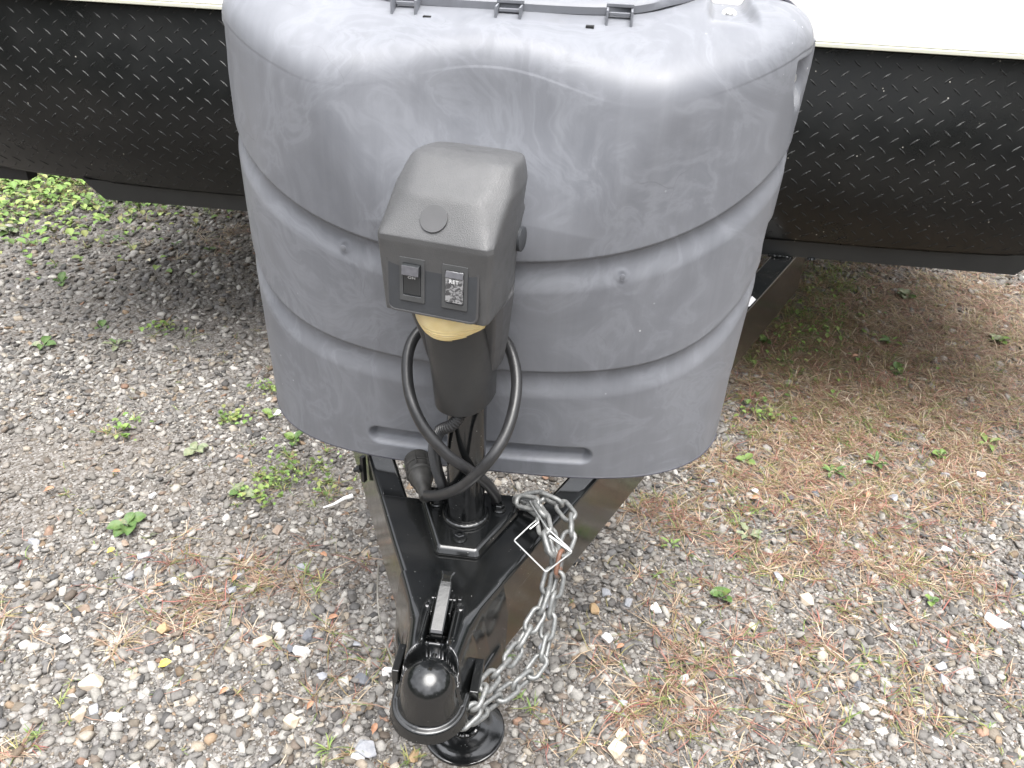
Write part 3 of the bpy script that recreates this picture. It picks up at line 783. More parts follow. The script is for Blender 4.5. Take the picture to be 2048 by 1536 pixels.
# raised lens-shaped bars of the tread plate
bm = bmesh.new()
def bar(x, v, ang):
    c_ = apron(x, v); du = (apron(x+.01, v) - apron(x-.01, v)).normalized(); dv = (apron(x, v+.01) - apron(x, v-.01)).normalized()
    nrm = du.cross(dv).normalized()
    if nrm.y > 0: nrm = -nrm
    d = (du*math.cos(ang) + dv*math.sin(ang)).normalized(); s_ = nrm.cross(d)
    L_, W_, H_ = .0130, .0026, .0014
    ring = [c_ + d*L_*a + s_*W_*b_ for a, b_ in ((-1, 0), (-.55, .8), (0, 1), (.55, .8), (1, 0), (.55, -.8), (0, -1), (-.55, -.8))]
    top = [c_ + nrm*H_ + d*L_*a*.7 + s_*W_*b_*.25 for a, b_ in ((-1, 0), (-.55, .8), (0, 1), (.55, .8), (1, 0), (.55, -.8), (0, -1), (-.55, -.8))]
    a_ = [bm.verts.new(p) for p in ring]; t2 = [bm.verts.new(p) for p in top]
    bm.faces.new(t2)
    for k in range(8): bm.faces.new((a_[k], a_[(k+1) % 8], t2[(k+1) % 8], t2[k]))
px_, pv_ = .0465, .0455/.489
ny = int(.98/pv_*2)
for r in range(ny):
    for k in range(-37, 38):
        x = k*px_ + (px_/2 if r % 2 else 0); v = .02 + r*pv_/2
        bar(x, v, (R(38) if r % 2 else R(-38)) + R(0))
o = from_bm('tread_bars', bm, MAT['bar'], smooth=False); tp(o); o['kind'] = 'stuff'
# lower lip
bm = bmesh.new()
zt, zb_, yl = .580, .524, 1.186
ring = [(-1.32, zt), (1.32, zt), (1.262, zb_), (-1.262, zb_)]
a_ = [bm.verts.new((x, yl, z)) for x, z in ring]; b_ = [bm.verts.new((x, yl+.006, z)) for x, z in ring]
bm.faces.new(a_); bm.faces.new(b_[::-1])
for k in range(4): bm.faces.new((a_[k], a_[(k+1) % 4], b_[(k+1) % 4], b_[k]))
o = from_bm('apron_lip', bm, MAT['flange'], smooth=False); tp(o)
bm = bmesh.new(); box_bm(bm, -2.1, -1.545, 1.262, 1.31, .53, .575)
o = from_bm('side_bracket', bm, MAT['rubber'], smooth=False); bevel(o, .004, 2); tp(o)

# ---- A-frame rails
TAN, W0, ZR, HR = .4759, .1296, .5226, .160
ca = math.cos(math.atan(TAN)); wr = .060/ca
for sgn in (-1, 1):
    bm = bmesh.new()
    y0, y1 = -.165, 1.32
    q = [(sgn*(W0+TAN*y0), y0), (sgn*(W0+TAN*y1), y1), (sgn*(W0+TAN*y1-wr), y1), (sgn*max(.004, W0+TAN*y0-wr), y0)]
    if sgn > 0: q = q[::-1]
    prism_bm(bm, q, ZR-HR, ZR)
    o = from_bm('frame_rail', bm, MAT['frame'], smooth=False); bevel(o, .009, 4); tp(o)
    # weld bead where the coupler plate overlaps
# cross tube carrying the tank cover
bm = bmesh.new(); box_bm(bm, -.20, .20, .27, .31, ZR-.06, ZR-.004)
o = from_bm('crossmember', bm, MAT['frame'], smooth=False); bevel(o, .004, 2); tp(o)

# ---- coupler
zp = .5300
bm = bmesh.new()
half = [(.150, .047), (.1005, -.058), (.052, -.158), (.040, -.185)]
pts = [(-x, y) for x, y in half] + [(x, y) for x, y in half[::-1]]
pts = [(x + math.copysign(.0035, x), y) for x, y in pts]
prism_bm(bm, pts, .470, zp)
coupler = from_bm('coupler_plate', bm, MAT['frame'], smooth=False); bevel(coupler, .009, 4); tp(coupler)

# nose with ball dome: pressed steel surface
def sst(a, b, x):
    t_ = np.clip((x-a)/(b-a), 0, 1); return t_*t_*(3-2*t_)
ys = np.arange(-.372, -.118, .0016); xs = np.arange(-.0848, .0849, .0016)
Xn, Yn = np.meshgrid(xs, ys, indexing='ij')
cyb, rb = -.281, .0368
wtop = np.interp(Yn, [-.285, -.26, -.232, -.20, -.17, -.14, -.11], [.0365, .0380, .0405, .0450, .0535, .067, .081])
d = wtop - np.abs(Xn)
d = np.where(Yn < cyb, -1, d)
def profile(d, ztop, r, k, zlow):
    z = np.where(d > r, ztop, ztop - r + np.sqrt(np.clip(r*r - (r-np.clip(d, 0, r))**2, 0, None)))
    return np.where(d < 0, ztop - r + k*d, z)
rvar = .0085 + .0105*(1 - sst(-.205, -.165, Yn))
nose_z = profile(d, zp+.0008, rvar, 7.0, .44)
rr = np.hypot(Xn, Yn-cyb)
dome = np.where(rr < rb, .4935 + np.sqrt(np.clip(rb**2 - rr**2, 0, None))*.98, .4935 - (rr-rb)*7.5)
# shallow waist behind the dome
waist = -.010*np.exp(-((rr-.047)/.009)**2)*(Yn > cyb+.01)*(np.abs(Xn) < .034)
Zn = np.where(rr < rb + .0012, dome, np.maximum(nose_z, dome))
# latch slot with raised walls
inx = 1 - sst(.0125, .0150, np.abs(Xn-.0)); iny = sst(-.240, -.236, Yn)*(1 - sst(-.186, -.180, Yn))
Zn = Zn - .052*inx*iny
wall = np.exp(-((np.abs(Xn)-.0172)/.0026)**2)*sst(-.254, -.242, Yn)*(1 - sst(-.19, -.172, Yn))
Zn = Zn + .0085*wall
valley = .6*np.exp(-((np.abs(Xn)-.0235)/.0035)**2)*sst(-.25, -.22, Yn)*(1-sst(-.185, -.165, Yn)); Zn = Zn - .005*valley
# bottom lip
dl = np.where(Yn < cyb, .0515 - rr, np.interp(Yn, [-.281, -.24, -.19, -.15], [.0515, .056, .066, .080]) - np.abs(Xn))
lip = np.where(dl > .003, .462, .462 - .003 + np.clip(dl, 0, .003)); lip = np.where(dl < 0, .459 + dl*14, lip)
lip = lip - .03*sst(-.262, -.235, Yn)
Zn = np.maximum(Zn, lip)
low = .444 - .05*sst(-.262, -.235, Yn)
keep = Zn > low
Zn = np.maximum(Zn, low)
idx = -np.ones(Xn.shape, int); 
Pn = np.stack([Xn, Yn, Zn], -1)
nu, nv = Xn.shape
ii = np.arange(nu*nv).reshape(nu, nv)
a, b_, c2, d2 = ii[:-1, :-1], ii[1:, :-1], ii[1:, 1:], ii[:-1, 1:]
kf = (keep[:-1, :-1] | keep[1:, :-1] | keep[1:, 1:] | keep[:-1, 1:])
Fq = np.stack([a, b_, c2, d2], -1)[kf].reshape(-1, 4)
me = np_mesh('coupler_nose', Pn.reshape(-1, 3), Fq, 4)
bm = bmesh.new(); bm.from_mesh(me); loose = [v for v in bm.verts if not v.link_faces]; bmesh.ops.delete(bm, geom=loose, context='VERTS')
bmesh.ops.smooth_vert(bm, verts=[v for v in bm.verts if not v.is_boundary], factor=.5, use_axis_x=False, use_axis_y=False, use_axis_z=True)
bm.to_mesh(me); bm.free()
o = link('ball_housing', me, MAT['frame']); tp(o)
# safety chain bracket plate, left and right of the ball housing
bm = bmesh.new(); box_bm(bm, -.0610, -.0500, -.246, -.198, .405, .468)
o = from_bm('chain_bracket', bm, MAT['frame'], smooth=False); bevel(o, .002, 2); tp(o)
bm = bmesh.new(); box_bm(bm, .0500, .0630, -.262, -.205, .415, .466)
o = from_bm('chain_bracket', bm, MAT['frame'], smooth=False); bevel(o, .002, 2); tp(o)
# latch rod with stacked rings, and end plate, inside the slot
bm = bmesh.new()
for k in range(9):
    lathe_bm(bm, [(.0035, -.001), (.0048, 0), (.0035, .001)], 12, 0, -.226 - k*.0011, .508 - .0004*k, Matrix.Rotation(R(78), 3, 'X'))
lathe_bm(bm, [(.0033, -.03), (.0033, .03)], 12, 0, -.226, .506, Matrix.Rotation(R(78), 3, 'X'))
o = from_bm('latch_rod', bm, MAT['frame']); tp(o)
bm = bmesh.new(); box_bm(bm, -.0115, .0115, -.2365, -.233, .480, .506)
o = from_bm('latch_plate', bm, MAT['frame'], smooth=False); bevel(o, .0015, 2); tp(o)
# latch lever: folded channel, flared tip towards the back
bm = bmesh.new()
secs = [(-.2345, .0090, .541, .012), (-.231, .0094, .544, .014), (-.185, .0094, .558, .014), (-.170, .0090, .5625, .012), (-.163, .0082, .5645, .008), (-.158, .0072, .5655, .0035), (-.152, .0078, .5668, .0026), (-.146, .0108, .5675, .0024)]
rings = []
for (y, hw, zt_, dp) in secs:
    rings.append([(-hw, y, zt_-dp), (-hw, y, zt_-.0015), (-hw*.8, y, zt_), (hw*.8, y, zt_), (hw, y, zt_-.0015), (hw, y, zt_-dp)])
loft_bm(bm, rings)
lever = from_bm('latch_lever', bm, MAT['frame'], smooth=False); bevel(lever, .0008, 2, 20); tp(lever)
for sgn in (-1, 1):
    bm = bmesh.new(); prism_bm(bm, [(sgn*.0125-.0015, -.205), (sgn*.0125+.0015, -.205), (sgn*.0125+.0015, -.168), (sgn*.0125-.0015, -.168)], zp-.003, .548)
    o = from_bm('latch_ear', bm, MAT['frame'], smooth=False); bevel(o, .0012, 2); tp(o)
bm = bmesh.new(); lathe_bm(bm, [(.0032, -.0165), (.0032, .0165)], 14, 0, -.178, .545, Matrix.Rotation(R(90), 3, 'Y'))
o = from_bm('latch_pin', bm, MAT['frame']); tp(o)
bm = bmesh.new(); box_bm(bm, .0165, .0235, -.168, -.159, zp-.001, .5365)
o = from_bm('latch_stop', bm, MAT['frame'], smooth=False); bevel(o, .002, 2); tp(o)
# bracket bolt on left rail and white cable tie end
bm = bmesh.new(); prism_bm(bm, [(-.2085, .146), (-.2050, .154), (-.2110, .157), (-.2145, .149)], .46, .515)
o = from_bm('rail_bracket', bm, MAT['flange'], smooth=False); tp(o)
bm = bmesh.new(); lathe_bm(bm, [(.008, 0), (.008, .006), (.0045, .0065), (.0045, .014)], 6, -.214, .151, .488, Matrix.Rotation(R(-115), 3, 'Y'))
o = from_bm('bracket_bolt', bm, MAT['flange'], smooth=False); tp(o)
bm = bmesh.new(); tube_bm(bm, [(-.222, .118, .452), (-.236, .112, .449), (-.252, .100, .443), (-.268, .092, .440)], .003, 6, rfun=lambda t_: .0042 - .003*t_)
o = from_bm('tie_tail', bm, MAT['wall']); tag(tp(o), 'white cable tie tail')
# label sticker on right rail
P1 = (0.5498, 0.9202, 0.5235); P2 = (0.5573, 0.9026, 0.5235); P3 = (0.5372, 0.8613, 0.5235); P4 = (0.5266, 0.8618, 0.5235)
bm = bmesh.new(); prism_bm(bm, [p[:2] for p in (P1, P2, P3, P4)][::-1], .5232, .5238)
o = from_bm('sticker', bm, simple('grey_sticker', (.3, .3, .31), .5), smooth=False); tag(tp(o), 'small white label'); 
# weld where the right rail meets the lip
for sgn in (-1, 1):
    bm = bmesh.new(); tube_bm(bm, smooth_path([(sgn*(W0+TAN*1.165-wr+.004), 1.180, ZR+.003), (sgn*(W0+TAN*1.165-.03), 1.177, ZR+.004), (sgn*(W0+TAN*1.165-.004), 1.176, ZR+.001)], 10), .005, 8, rfun=lambda t_: .0045+.0012*math.sin(t_*40))
    o = from_bm('weld_bead', bm, MAT['frame']); tp(o)
    bm = bmesh.new(); lathe_bm(bm, [(.010, 0), (.012, .003), (.010, .008)], 16, sgn*(W0+TAN*1.165+.055), 1.19, .518)
    o = from_bm('drain_plug', bm, MAT['frame']); tp(o)

# ---------------------------------------------------------------- tongue jack
jack = empty('tongue_jack', (0, 0, 0), label='electric tongue jack with grey head, two rocker switches, amber lamp and round foot', cat='jack')
# base plate (dished, bevelled)
bm = bmesh.new()
outl = [(-.080, .062), (-.078, .022), (-.034, -.083), (.034, -.083), (.082, .024), (.082, .062)]
inl = [(-.073, .060), (-.071, .023), (-.029, -.074), (.029, -.074), (.075, .024), (.075, .060)]
prism_bm(bm, outl, zp+.0004, zp+.014, inl)
o = from_bm('mounting_plate', bm, MAT['frame'], jack, smooth=False); bevel(o, .0055, 4, 20)
# tube
bm = bmesh.new(); lathe_bm(bm, [(.0288, zp+.012), (.0288, .79)], 48)
o = from_bm('outer_tube', bm, MAT['frame'], jack); bevel(o, .001, 1, 60)
bm = bmesh.new()
ring_pts = [(.0310*math.cos(a_), .0310*math.sin(a_), zp+.0165) for a_ in np.linspace(0, 2*math.pi, 65)[:-1]]
tube_bm(bm, ring_pts, .0062, 10, closed=True)
for v in bm.verts: v.co += Vector((0, 0, .0006*math.sin(40*math.atan2(v.co.y, v.co.x))))
o = from_bm('weld_ring', bm, MAT['frame'], jack)
bm = bmesh.new(); lathe_bm(bm, [(.0255, .30), (.0255, zp-.003)], 40); from_bm('lower_sleeve', bm, MAT['frame'], jack)
bm = bmesh.new(); lathe_bm(bm, [(.0225, .022), (.0225, .299)], 40)
from_bm('inner_tube', bm, MAT['foot'], jack)
bm = bmesh.new(); lathe_bm(bm, [(.0775, .0), (.0785, .003), (.0775, .0065), (.0750, .0075), (.0600, .0075), (.0480, .0095), (.0360, .0135), (.001, .0140)], 72)
from_bm('foot', bm, MAT['foot'], jack)
bm = bmesh.new(); tube_bm(bm, [(.027*math.cos(a_), .027*math.sin(a_), .0165+.0008*math.sin(a_*13)) for a_ in np.linspace(0, 2*math.pi, 65)[:-1]], .0045, 8, closed=True)
from_bm('foot_weld', bm, MAT['foot'], jack)
# three hex bolts
for (bx, by) in ((-.050, .020), (.050, .022), (.0, -.054)):
    bm = bmesh.new(); lathe_bm(bm, [(.0105, 0), (.0112, .001), (.0100, .0028), (.0082, .003), (.0082, .0095), (.0072, .0105), (.0045, .0105), (.0040, .0065)], 6 * 4)
    for v in bm.verts:
        if v.co.z > .0029:      # hexagon head
            a_ = math.atan2(v.co.y, v.co.x); k = math.cos(R(30)) / math.cos(((a_ + R(30)) % R(60)) - R(30)); v.co.x *= k; v.co.y *= k
    o = from_bm('bolt', bm, MAT['frame'], jack, smooth=False); o.location = (bx, by, zp+.0141); o.rotation_euler = (0, 0, bx*9)

# head, turned a little to the left
HEAD = Matrix.Translation((-.0155, .002, 0)) @ Matrix.Rotation(R(-11), 4, 'Z')
def hp(o):
    o.parent = jack; o.matrix_local = HEAD @ o.matrix_local; return o
def hring(z, a, b, yf, yc, yb, bb, zt=0., zs=0.):
    """front flat half a at yf, chamfered to half b at yc, back half bb at yb; zt tilts z with y"""
    def zz(y): return z + zt*(y-yf)
    return [(-a, yf, zz(yf)), (a, yf, zz(yf)), (b, yc, zz(yc)), (b, (yc+yb)*.5, zz((yc+yb)*.5)), (bb, yb, zz(yb)), (-bb, yb, zz(yb)), (-b, (yc+yb)*.5, zz((yc+yb)*.5)), (-b, yc, zz(yc))]
bm = bmesh.new()
rings = [
 hring(.9265, .0620, .0660, -.0720, -.066, .074, .054),
 hring(.9280, .0650, .0695, -.0750, -.068, .076, .058),
 hring(1.0230, .0685, .0745, -.0800, -.072, .086, .064),
 hring(1.0300, .0675, .0745, -.0795, -.070, .087, .064),
 hring(1.0720, .0450, .0760, -.0460, -.018, .090, .066),
 hring(1.1020, .0520, .0690, .0060, .022, .088, .060, -.06),
 hring(1.1080, .0350, .0470, .0300, .038, .076, .040, -.16),
]
loft_bm(bm, rings)
o = from_bm('upper_housing', bm, MAT['head'], None, smooth=False); 
cl = o.data.attributes.new('crease_edge', 'FLOAT', 'EDGE')
vals = []
for e in o.data.edges:
    z0, z1 = (o.data.vertices[i].co.z for i in e.vertices)
    vals.append(.86 if max(z0, z1) < .93 else (.36 if abs(z0-z1) > .03 else (.62 if 1.02 < max(z0, z1) < 1.08 else .34)))
cl.data.foreach_set('value', vals)
o.data.polygons.foreach_set('use_smooth', [True]*len(o.data.polygons))
md = o.modifiers.new('rounding', 'SUBSURF'); md.levels = md.render_levels = 4
hp(o)
bm = bmesh.new(); lathe_bm(bm, [(.0172, -.004), (.0172, .0001), (.0169, .0003)], 40)
o = from_bm('front_cap', bm, MAT['head_plain'], None, smooth=False)
nv_ = Vector((0, -.042, .0335)).normalized()
o.matrix_world = Matrix.Translation(Vector((-.004, -.0640, 1.0528))) @ nv_.to_track_quat('Z', 'Y').to_matrix().to_4x4(); bpy.context.view_layer.update(); hp(o)
bm = bmesh.new(); lathe_bm(bm, [(.031, -.006), (.031, .0008), (.0295, .0014)], 40)
for v in bm.verts: v.co.y *= .62
o = from_bm('top_cap', bm, MAT['head_plain'], None); o.matrix_world = Matrix.Translation((.004, .050, 1.1022)) @ Matrix.Rotation(R(-9), 4, 'X'); bpy.context.view_layer.update(); hp(o)
bm = bmesh.new(); lathe_bm(bm, [(.0165, -.003), (.0165, .0022), (.0150, .0032)], 36)
o = from_bm('side_cap', bm, MAT['panel'], None); o.matrix_world = Matrix.Translation((.0705, .050, .995)) @ Matrix.Rotation(R(90), 4, 'Y'); bpy.context.view_layer.update(); hp(o)

# switch panel: recessed rounded rectangle on the front (raised rim + plate)
def rrect(w, h, r, n=6):
    out = []
    for (sx, sz, a0) in ((1, 1, 0), (-1, 1, 90), (-1, -1, 180), (1, -1, 270)):
        for k in range(n+1):
            a_ = R(a0 + 90*k/n); out.append((sx*(w-r) + r*math.cos(a_), sz*(h-r) + r*math.sin(a_)))
    return out
def plate(name, w, h, r, depth, mat, cx, y, cz, inner=None, bev=.0012, lean=0.):
    bm = bmesh.new(); o1 = rrect(w, h, r)
    f0 = [bm.verts.new((x, 0, z)) for x, z in o1]; f1 = [bm.verts.new((x, -depth, z)) for x, z in o1]; n = len(o1)
    if inner:
        i1 = rrect(*inner); g0 = [bm.verts.new((x, 0, z)) for x, z in i1]; g1 = [bm.verts.new((x, -depth, z)) for x, z in i1]
        for k in range(n):
            k2 = (k+1) % n
            bm.faces.new((f1[k], f1[k2], g1[k2], g1[k])); bm.faces.new((g1[k], g1[k2], g0[k2], g0[k])); bm.faces.new((f0[k], f0[k2], f1[k2], f1[k]))
    else:
        bm.faces.new(f1)
        for k in range(n): bm.faces.new((f0[k], f0[(k+1) % n], f1[(k+1) % n], f1[k]))
    o = from_bm(name, bm, mat, None, smooth=False)
    if bev: bevel(o, bev, 3, 30)
    o.matrix_world = Matrix.Translation((cx, y, cz)) @ Matrix.Rotation(lean, 4, 'X'); bpy.context.view_layer.update()
    return o
LEAN = math.atan2(.005, .095)
def fy(z): return -.0750 - (z-.928)*.005/.095
hp(plate('switch_panel', .0590, .0440, .009, .0018, MAT['panel'], -.001, fy(.976)+.0003, .976, None, .001, -LEAN*1))
hp(plate('panel_rim', .0605, .0455, .0105, .0022, MAT['head_plain'], -.001, fy(.976)+.0003, .976, (.0575, .0425, .0080), .0008, -LEAN*1))
SWZ = .9765
for (nm, cx, worn) in (('power', -.0265, False), ('direction', .0290, True)):
    hp(plate('switch_frame', .0165, .0285, .0012, .0022, MAT['switch_frame'], cx, fy(SWZ)-.0012, SWZ - .0006, (.0118, .0212, .0008), .0006, -LEAN))
    # rocker: two facets
    bm = bmesh.new(); w = .0112
    if not worn: prof = [(.0, .0205), (-.0075, .0195), (-.0075 - .0012, .0075), (-.0024, .0060), (-.0012, -.0200), (.0, -.0205)]
    else: prof = [(.0, .0205), (-.0030, .0200), (-.0050, .0125), (-.0038, .0118), (-.0036, -.0200), (.0, -.0205)]
    A_ = [bm.verts.new((-w, y, z)) for y, z in prof]; B_ = [bm.verts.new((w, y, z)) for y, z in prof]
    bm.faces.new(A_); bm.faces.new(B_[::-1]); m_ = len(prof)
    for k in range(m_): bm.faces.new((A_[k], B_[k], B_[(k+1) % m_], A_[(k+1) % m_]))
    me_ = None
    o = from_bm('rocker', bm, MAT['worn'] if worn else MAT['switch'], None, smooth=False)
    o.data.materials.append(MAT['switch_top'])
    for p_ in o.data.polygons:
        if (p_.center.z > .0095 and abs(p_.normal.y) > .5): p_.material_index = 1
    bevel(o, .0006, 2, 25)
    o.matrix_world = Matrix.Translation((cx, fy(SWZ)-.0016, SWZ)) @ Matrix.Rotation(-LEAN, 4, 'X'); bpy.context.view_layer.update(); hp(o)
def text(body, size, cx, cz, y, mat, thick=.0002, squeeze=1.):
    cu = bpy.data.curves.new('lettering', 'FONT'); cu.body = body; cu.size = size; cu.align_x = 'CENTER'; cu.align_y = 'CENTER'; cu.extrude = thick; cu.offset = .00012
    cu.space_character = 1.12
    ob = bpy.data.objects.new('tmp', cu); COL.objects.link(ob); bpy.context.view_layer.update()
    me = bpy.data.meshes.new_from_object(ob.evaluated_get(bpy.context.evaluated_depsgraph_get())); bpy.data.objects.remove(ob)
    o = link('lettering', me, mat, None, smooth=False)
    o.matrix_world = Matrix.Translation((cx, y, cz)) @ Matrix.Rotation(R(90)-LEAN, 4, 'X') @ Matrix.Scale(squeeze, 4, (0, 1, 0)); bpy.context.view_layer.update(); return hp(o)
text('ON', .0062, -.0265, SWZ+.0030, fy(SWZ)-.0016-.0026, MAT['print'], squeeze=.7)
text('OFF', .0060, -.0265, SWZ-.0150, fy(SWZ)-.0016-.0017, MAT['print_dim'])
text('RET', .0068, .0290, SWZ+.0080, fy(SWZ)-.0016-.0041, MAT['print'])
text('XT', .0058, .0315, SWZ-.0145, fy(SWZ)-.0016-.0039, MAT['print'], squeeze=.85)

# amber lens below the panel
def arc_ring(z, a, yf, yb, n=24, back=True, cx=0., pw=2.0):
    r = []
    for k in range(n+1):
        th = math.pi * (k/n); c_, s_ = math.cos(th), math.sin(th)
        r.append((cx - a*math.copysign(abs(c_)**(2/pw), c_), yb - (yb-yf)*abs(s_)**(2/pw), z))
    return r
bm = bmesh.new()
LZ = [.8790, .8820, .8880, .8960, .9050, .9150, .9262]; LA = [.036, .042, .0480, .0530, .0568, .0590, .0600]; LY = [-.046, -.053, -.0595, -.0640, -.0675, -.0695, -.0705]
rings = [arc_ring(z, a, y, .016) for z, a, y in zip(LZ, LA, LY)]
loft_bm(bm, rings)
lens = from_bm('amber_lens', bm, MAT['lens'], None); bevel(lens, .001, 2, 50); hp(lens)
bm = bmesh.new()
for z in (.8850, .8890, .8930, .8975, .9025):
    a = np.interp(z, LZ, LA); yf = np.interp(z, LZ, LY)
    tube_bm(bm, [Vector(p) for p in arc_ring(z, a+.0001, yf-.0001, .016, 28)][2:-2], .00055, 5)
o = from_bm('lens_rib', bm, MAT['lens'], lens)
# lower housing: tapering neck
bm = bmesh.new()
rings = [arc_ring(.7560, .0390, -.0405, .020, pw=2.3, cx=.008), arc_ring(.7585, .0402, -.0420, .020, pw=2.3, cx=.008), arc_ring(.8000, .0420, -.0455, .021, pw=2.3, cx=.0065), arc_ring(.8500, .0450, -.0510, .022, pw=2.3, cx=.004), arc_ring(.8900, .0485, -.0550, .022, pw=2.3, cx=.002), arc_ring(.9262, .0510, -.0570, .022, pw=2.3)]
rings = [r + [(r[-1][0]*.98, .038, r[0][2]), (r[0][0]*.98, .038, r[0][2])] for r in rings]
loft_bm(bm, rings)
o = from_bm('lower_housing', bm, MAT['lower'], None, smooth=True); bevel(o, .002, 3, 50); hp(o)
# motor housing at the back reaching down
bm = bmesh.new()
rings = [hring(.8000, .042, .046, .020, .030, .066, .038), hring(.8060, .048, .052, .012, .024, .074, .044), hring(.8500, .054, .059, .000, .018, .078, .050), hring(.9263, .064, .0690, -.030, -.01, .078, .056)]
loft_bm(bm, rings); o = from_bm('motor_housing', bm, MAT['head_plain'], None, smooth=False); bevel(o, .006, 4, 20); hp(o)

# ---------------------------------------------------------------- cables
plug = empty('trailer_plug', (0, 0, 0), label='round black trailer plug with thick looped cable around the jack post', cat='plug')
tube('cable', [(-0.0672, 0.0050, 0.5699), (-0.0345, -0.0300, 0.6039), (0.0038, -0.0550, 0.6472), (0.0402, -0.0620, 0.7004), (0.0630, -0.0300, 0.7363), (0.0682, 0.0200, 0.7718), (0.0571, 0.0600, 0.8011), (0.0334, 0.0900, 0.8177), (-0.0203, 0.0980, 0.8345), (-0.0778, 0.0850, 0.8229), (-0.0943, 0.0500, 0.8029), (-0.0832, -0.0050, 0.7743), (-0.0594, -0.0350, 0.7374), (-0.0232, -0.0460, 0.6975), (0.0081, -0.0380, 0.6656), (0.0290, -0.0120, 0.6251), (0.0424, 0.0200, 0.5729), (0.0415, 0.0450, 0.5309), (0.0361, 0.0700, 0.4757)], .0083, MAT['cable'], plug, 16, 12)
pa = Vector((-0.0946, 0.0850, 0.5684)); pb = Vector((-0.0645, -0.0000, 0.5725))
dv = (pb-pa); Lp = dv.length; dv.normalize(); axm = dv.to_track_quat('Z', 'Y').to_matrix()
bm = bmesh.new(); lathe_bm(bm, [(.0205, -.008), (.0225, -.006), (.0230, .018), (.0200, .019), (.0200, .021), (.0225, .022), (.0222, .034), (.0195, .036), (.0195, .046), (.0165, .050), (.0150, .060), (.0125, .063), (.0120, .074), (.0098, .078), (.0095, Lp+.004), (.0086, Lp+.006)], 32, *pa, ax=axm)
body = from_bm('plug_body', bm, MAT['plug'], plug); bevel(body, .0006, 2, 40)
bm = bmesh.new()
for k in range(7):
    a_ = 2*math.pi*k/7; v0 = pa + axm @ Vector((.0225*math.cos(a_), .0225*math.sin(a_), 0)); v1 = pa + axm @ Vector((.0225*math.cos(a_), .0225*math.sin(a_), .032)); tube_bm(bm, [v0, v1], .0016, 6)
from_bm('grip_rib', bm, MAT['plug'], body)
# corrugated conduit
cpts = smooth_path([(.012, .0, .790), (-0.0095, -0.0340, 0.7455), (-0.0333, -0.0300, 0.7224), (-0.0463, -0.0120, 0.6779), (-0.0474, 0.0050, 0.6319), (-0.0431, 0.0200, 0.5892), (-0.0413, 0.0500, 0.5412)], 30)
bm = bmesh.new(); tube_bm(bm, cpts, .0075, 14, rfun=None)
me_c = None
n_ = len(cpts)
o = None; bm.free(); bm = bmesh.new()
# resample evenly at 0.9 mm for the corrugation
acc = [0.]
for a_, b2 in zip(cpts[:-1], cpts[1:]): acc.append(acc[-1] + (b2-a_).length)
N_ = int(acc[-1]/.0009); even = []
for k in range(N_+1):
    s_ = acc[-1]*k/N_; j = min(len(acc)-2, max(0, int(np.searchsorted(acc, s_))-1)); f_ = (s_-acc[j])/max(1e-9, acc[j+1]-acc[j]); even.append(cpts[j].lerp(cpts[j+1], f_))
cnt = [0]
def rf(t_):
    k = cnt[0]; cnt[0] += 1; return .0090 if (k % 4) < 2 else .0074
tube_bm(bm, even, .0075, 14, rfun=rf)
o = from_bm('conduit', bm, MAT['conduit']); tag(o, 'corrugated black wire conduit running from under the jack head to the post', 'conduit')

# breakaway cable on the left
o = tube('breakaway_cable', [(-0.1330, -0.0415, 0.4600), (-0.1312, -0.0621, 0.4200), (-0.1212, -0.0946, 0.4000), (-0.0996, -0.1410, 0.4000), (-0.0793, -0.1755, 0.4000), (-0.0656, -0.2000, 0.4050)], .0015, MAT['wire'], None, 8, 8)
o.data.materials.clear(); o.data.materials.append(simple('old_steel_cable', (.20, .19, .17), .45, metal=.4))
tag(o, 'thin steel breakaway cable hanging beside the left frame rail', 'cable')

# ---------------------------------------------------------------- safety chains
def link_mesh(L_, W_, r, name='chain_link'):
    bm = bmesh.new(); path = []; hw = W_/2 - r; hl = L_/2 - r - hw; k = 8
    for i in range(k+1): a_ = -math.pi/2 + math.pi*i/k; path.append((hl + hw*math.cos(a_), hw*math.sin(a_), 0))
    for i in range(k+1): a_ = math.pi/2 + math.pi*i/k; path.append((-hl + hw*math.cos(a_), hw*math.sin(a_), 0))
    # slightly fatter weld on one side
    tube_bm(bm, path, r, 9, closed=True)
    me = bpy.data.meshes.new(name); bmesh.ops.recalc_face_normals(bm, faces=bm.faces); bm.to_mesh(me); bm.free()
    me.polygons.foreach_set('use_smooth', [True]*len(me.polygons)); return me
LK = link_mesh(.0465, .0265, .0037); LK.materials.append(MAT['chain'])
LK2 = LK.copy(); LK2.materials.clear(); LK2.materials.append(MAT['rusty'])
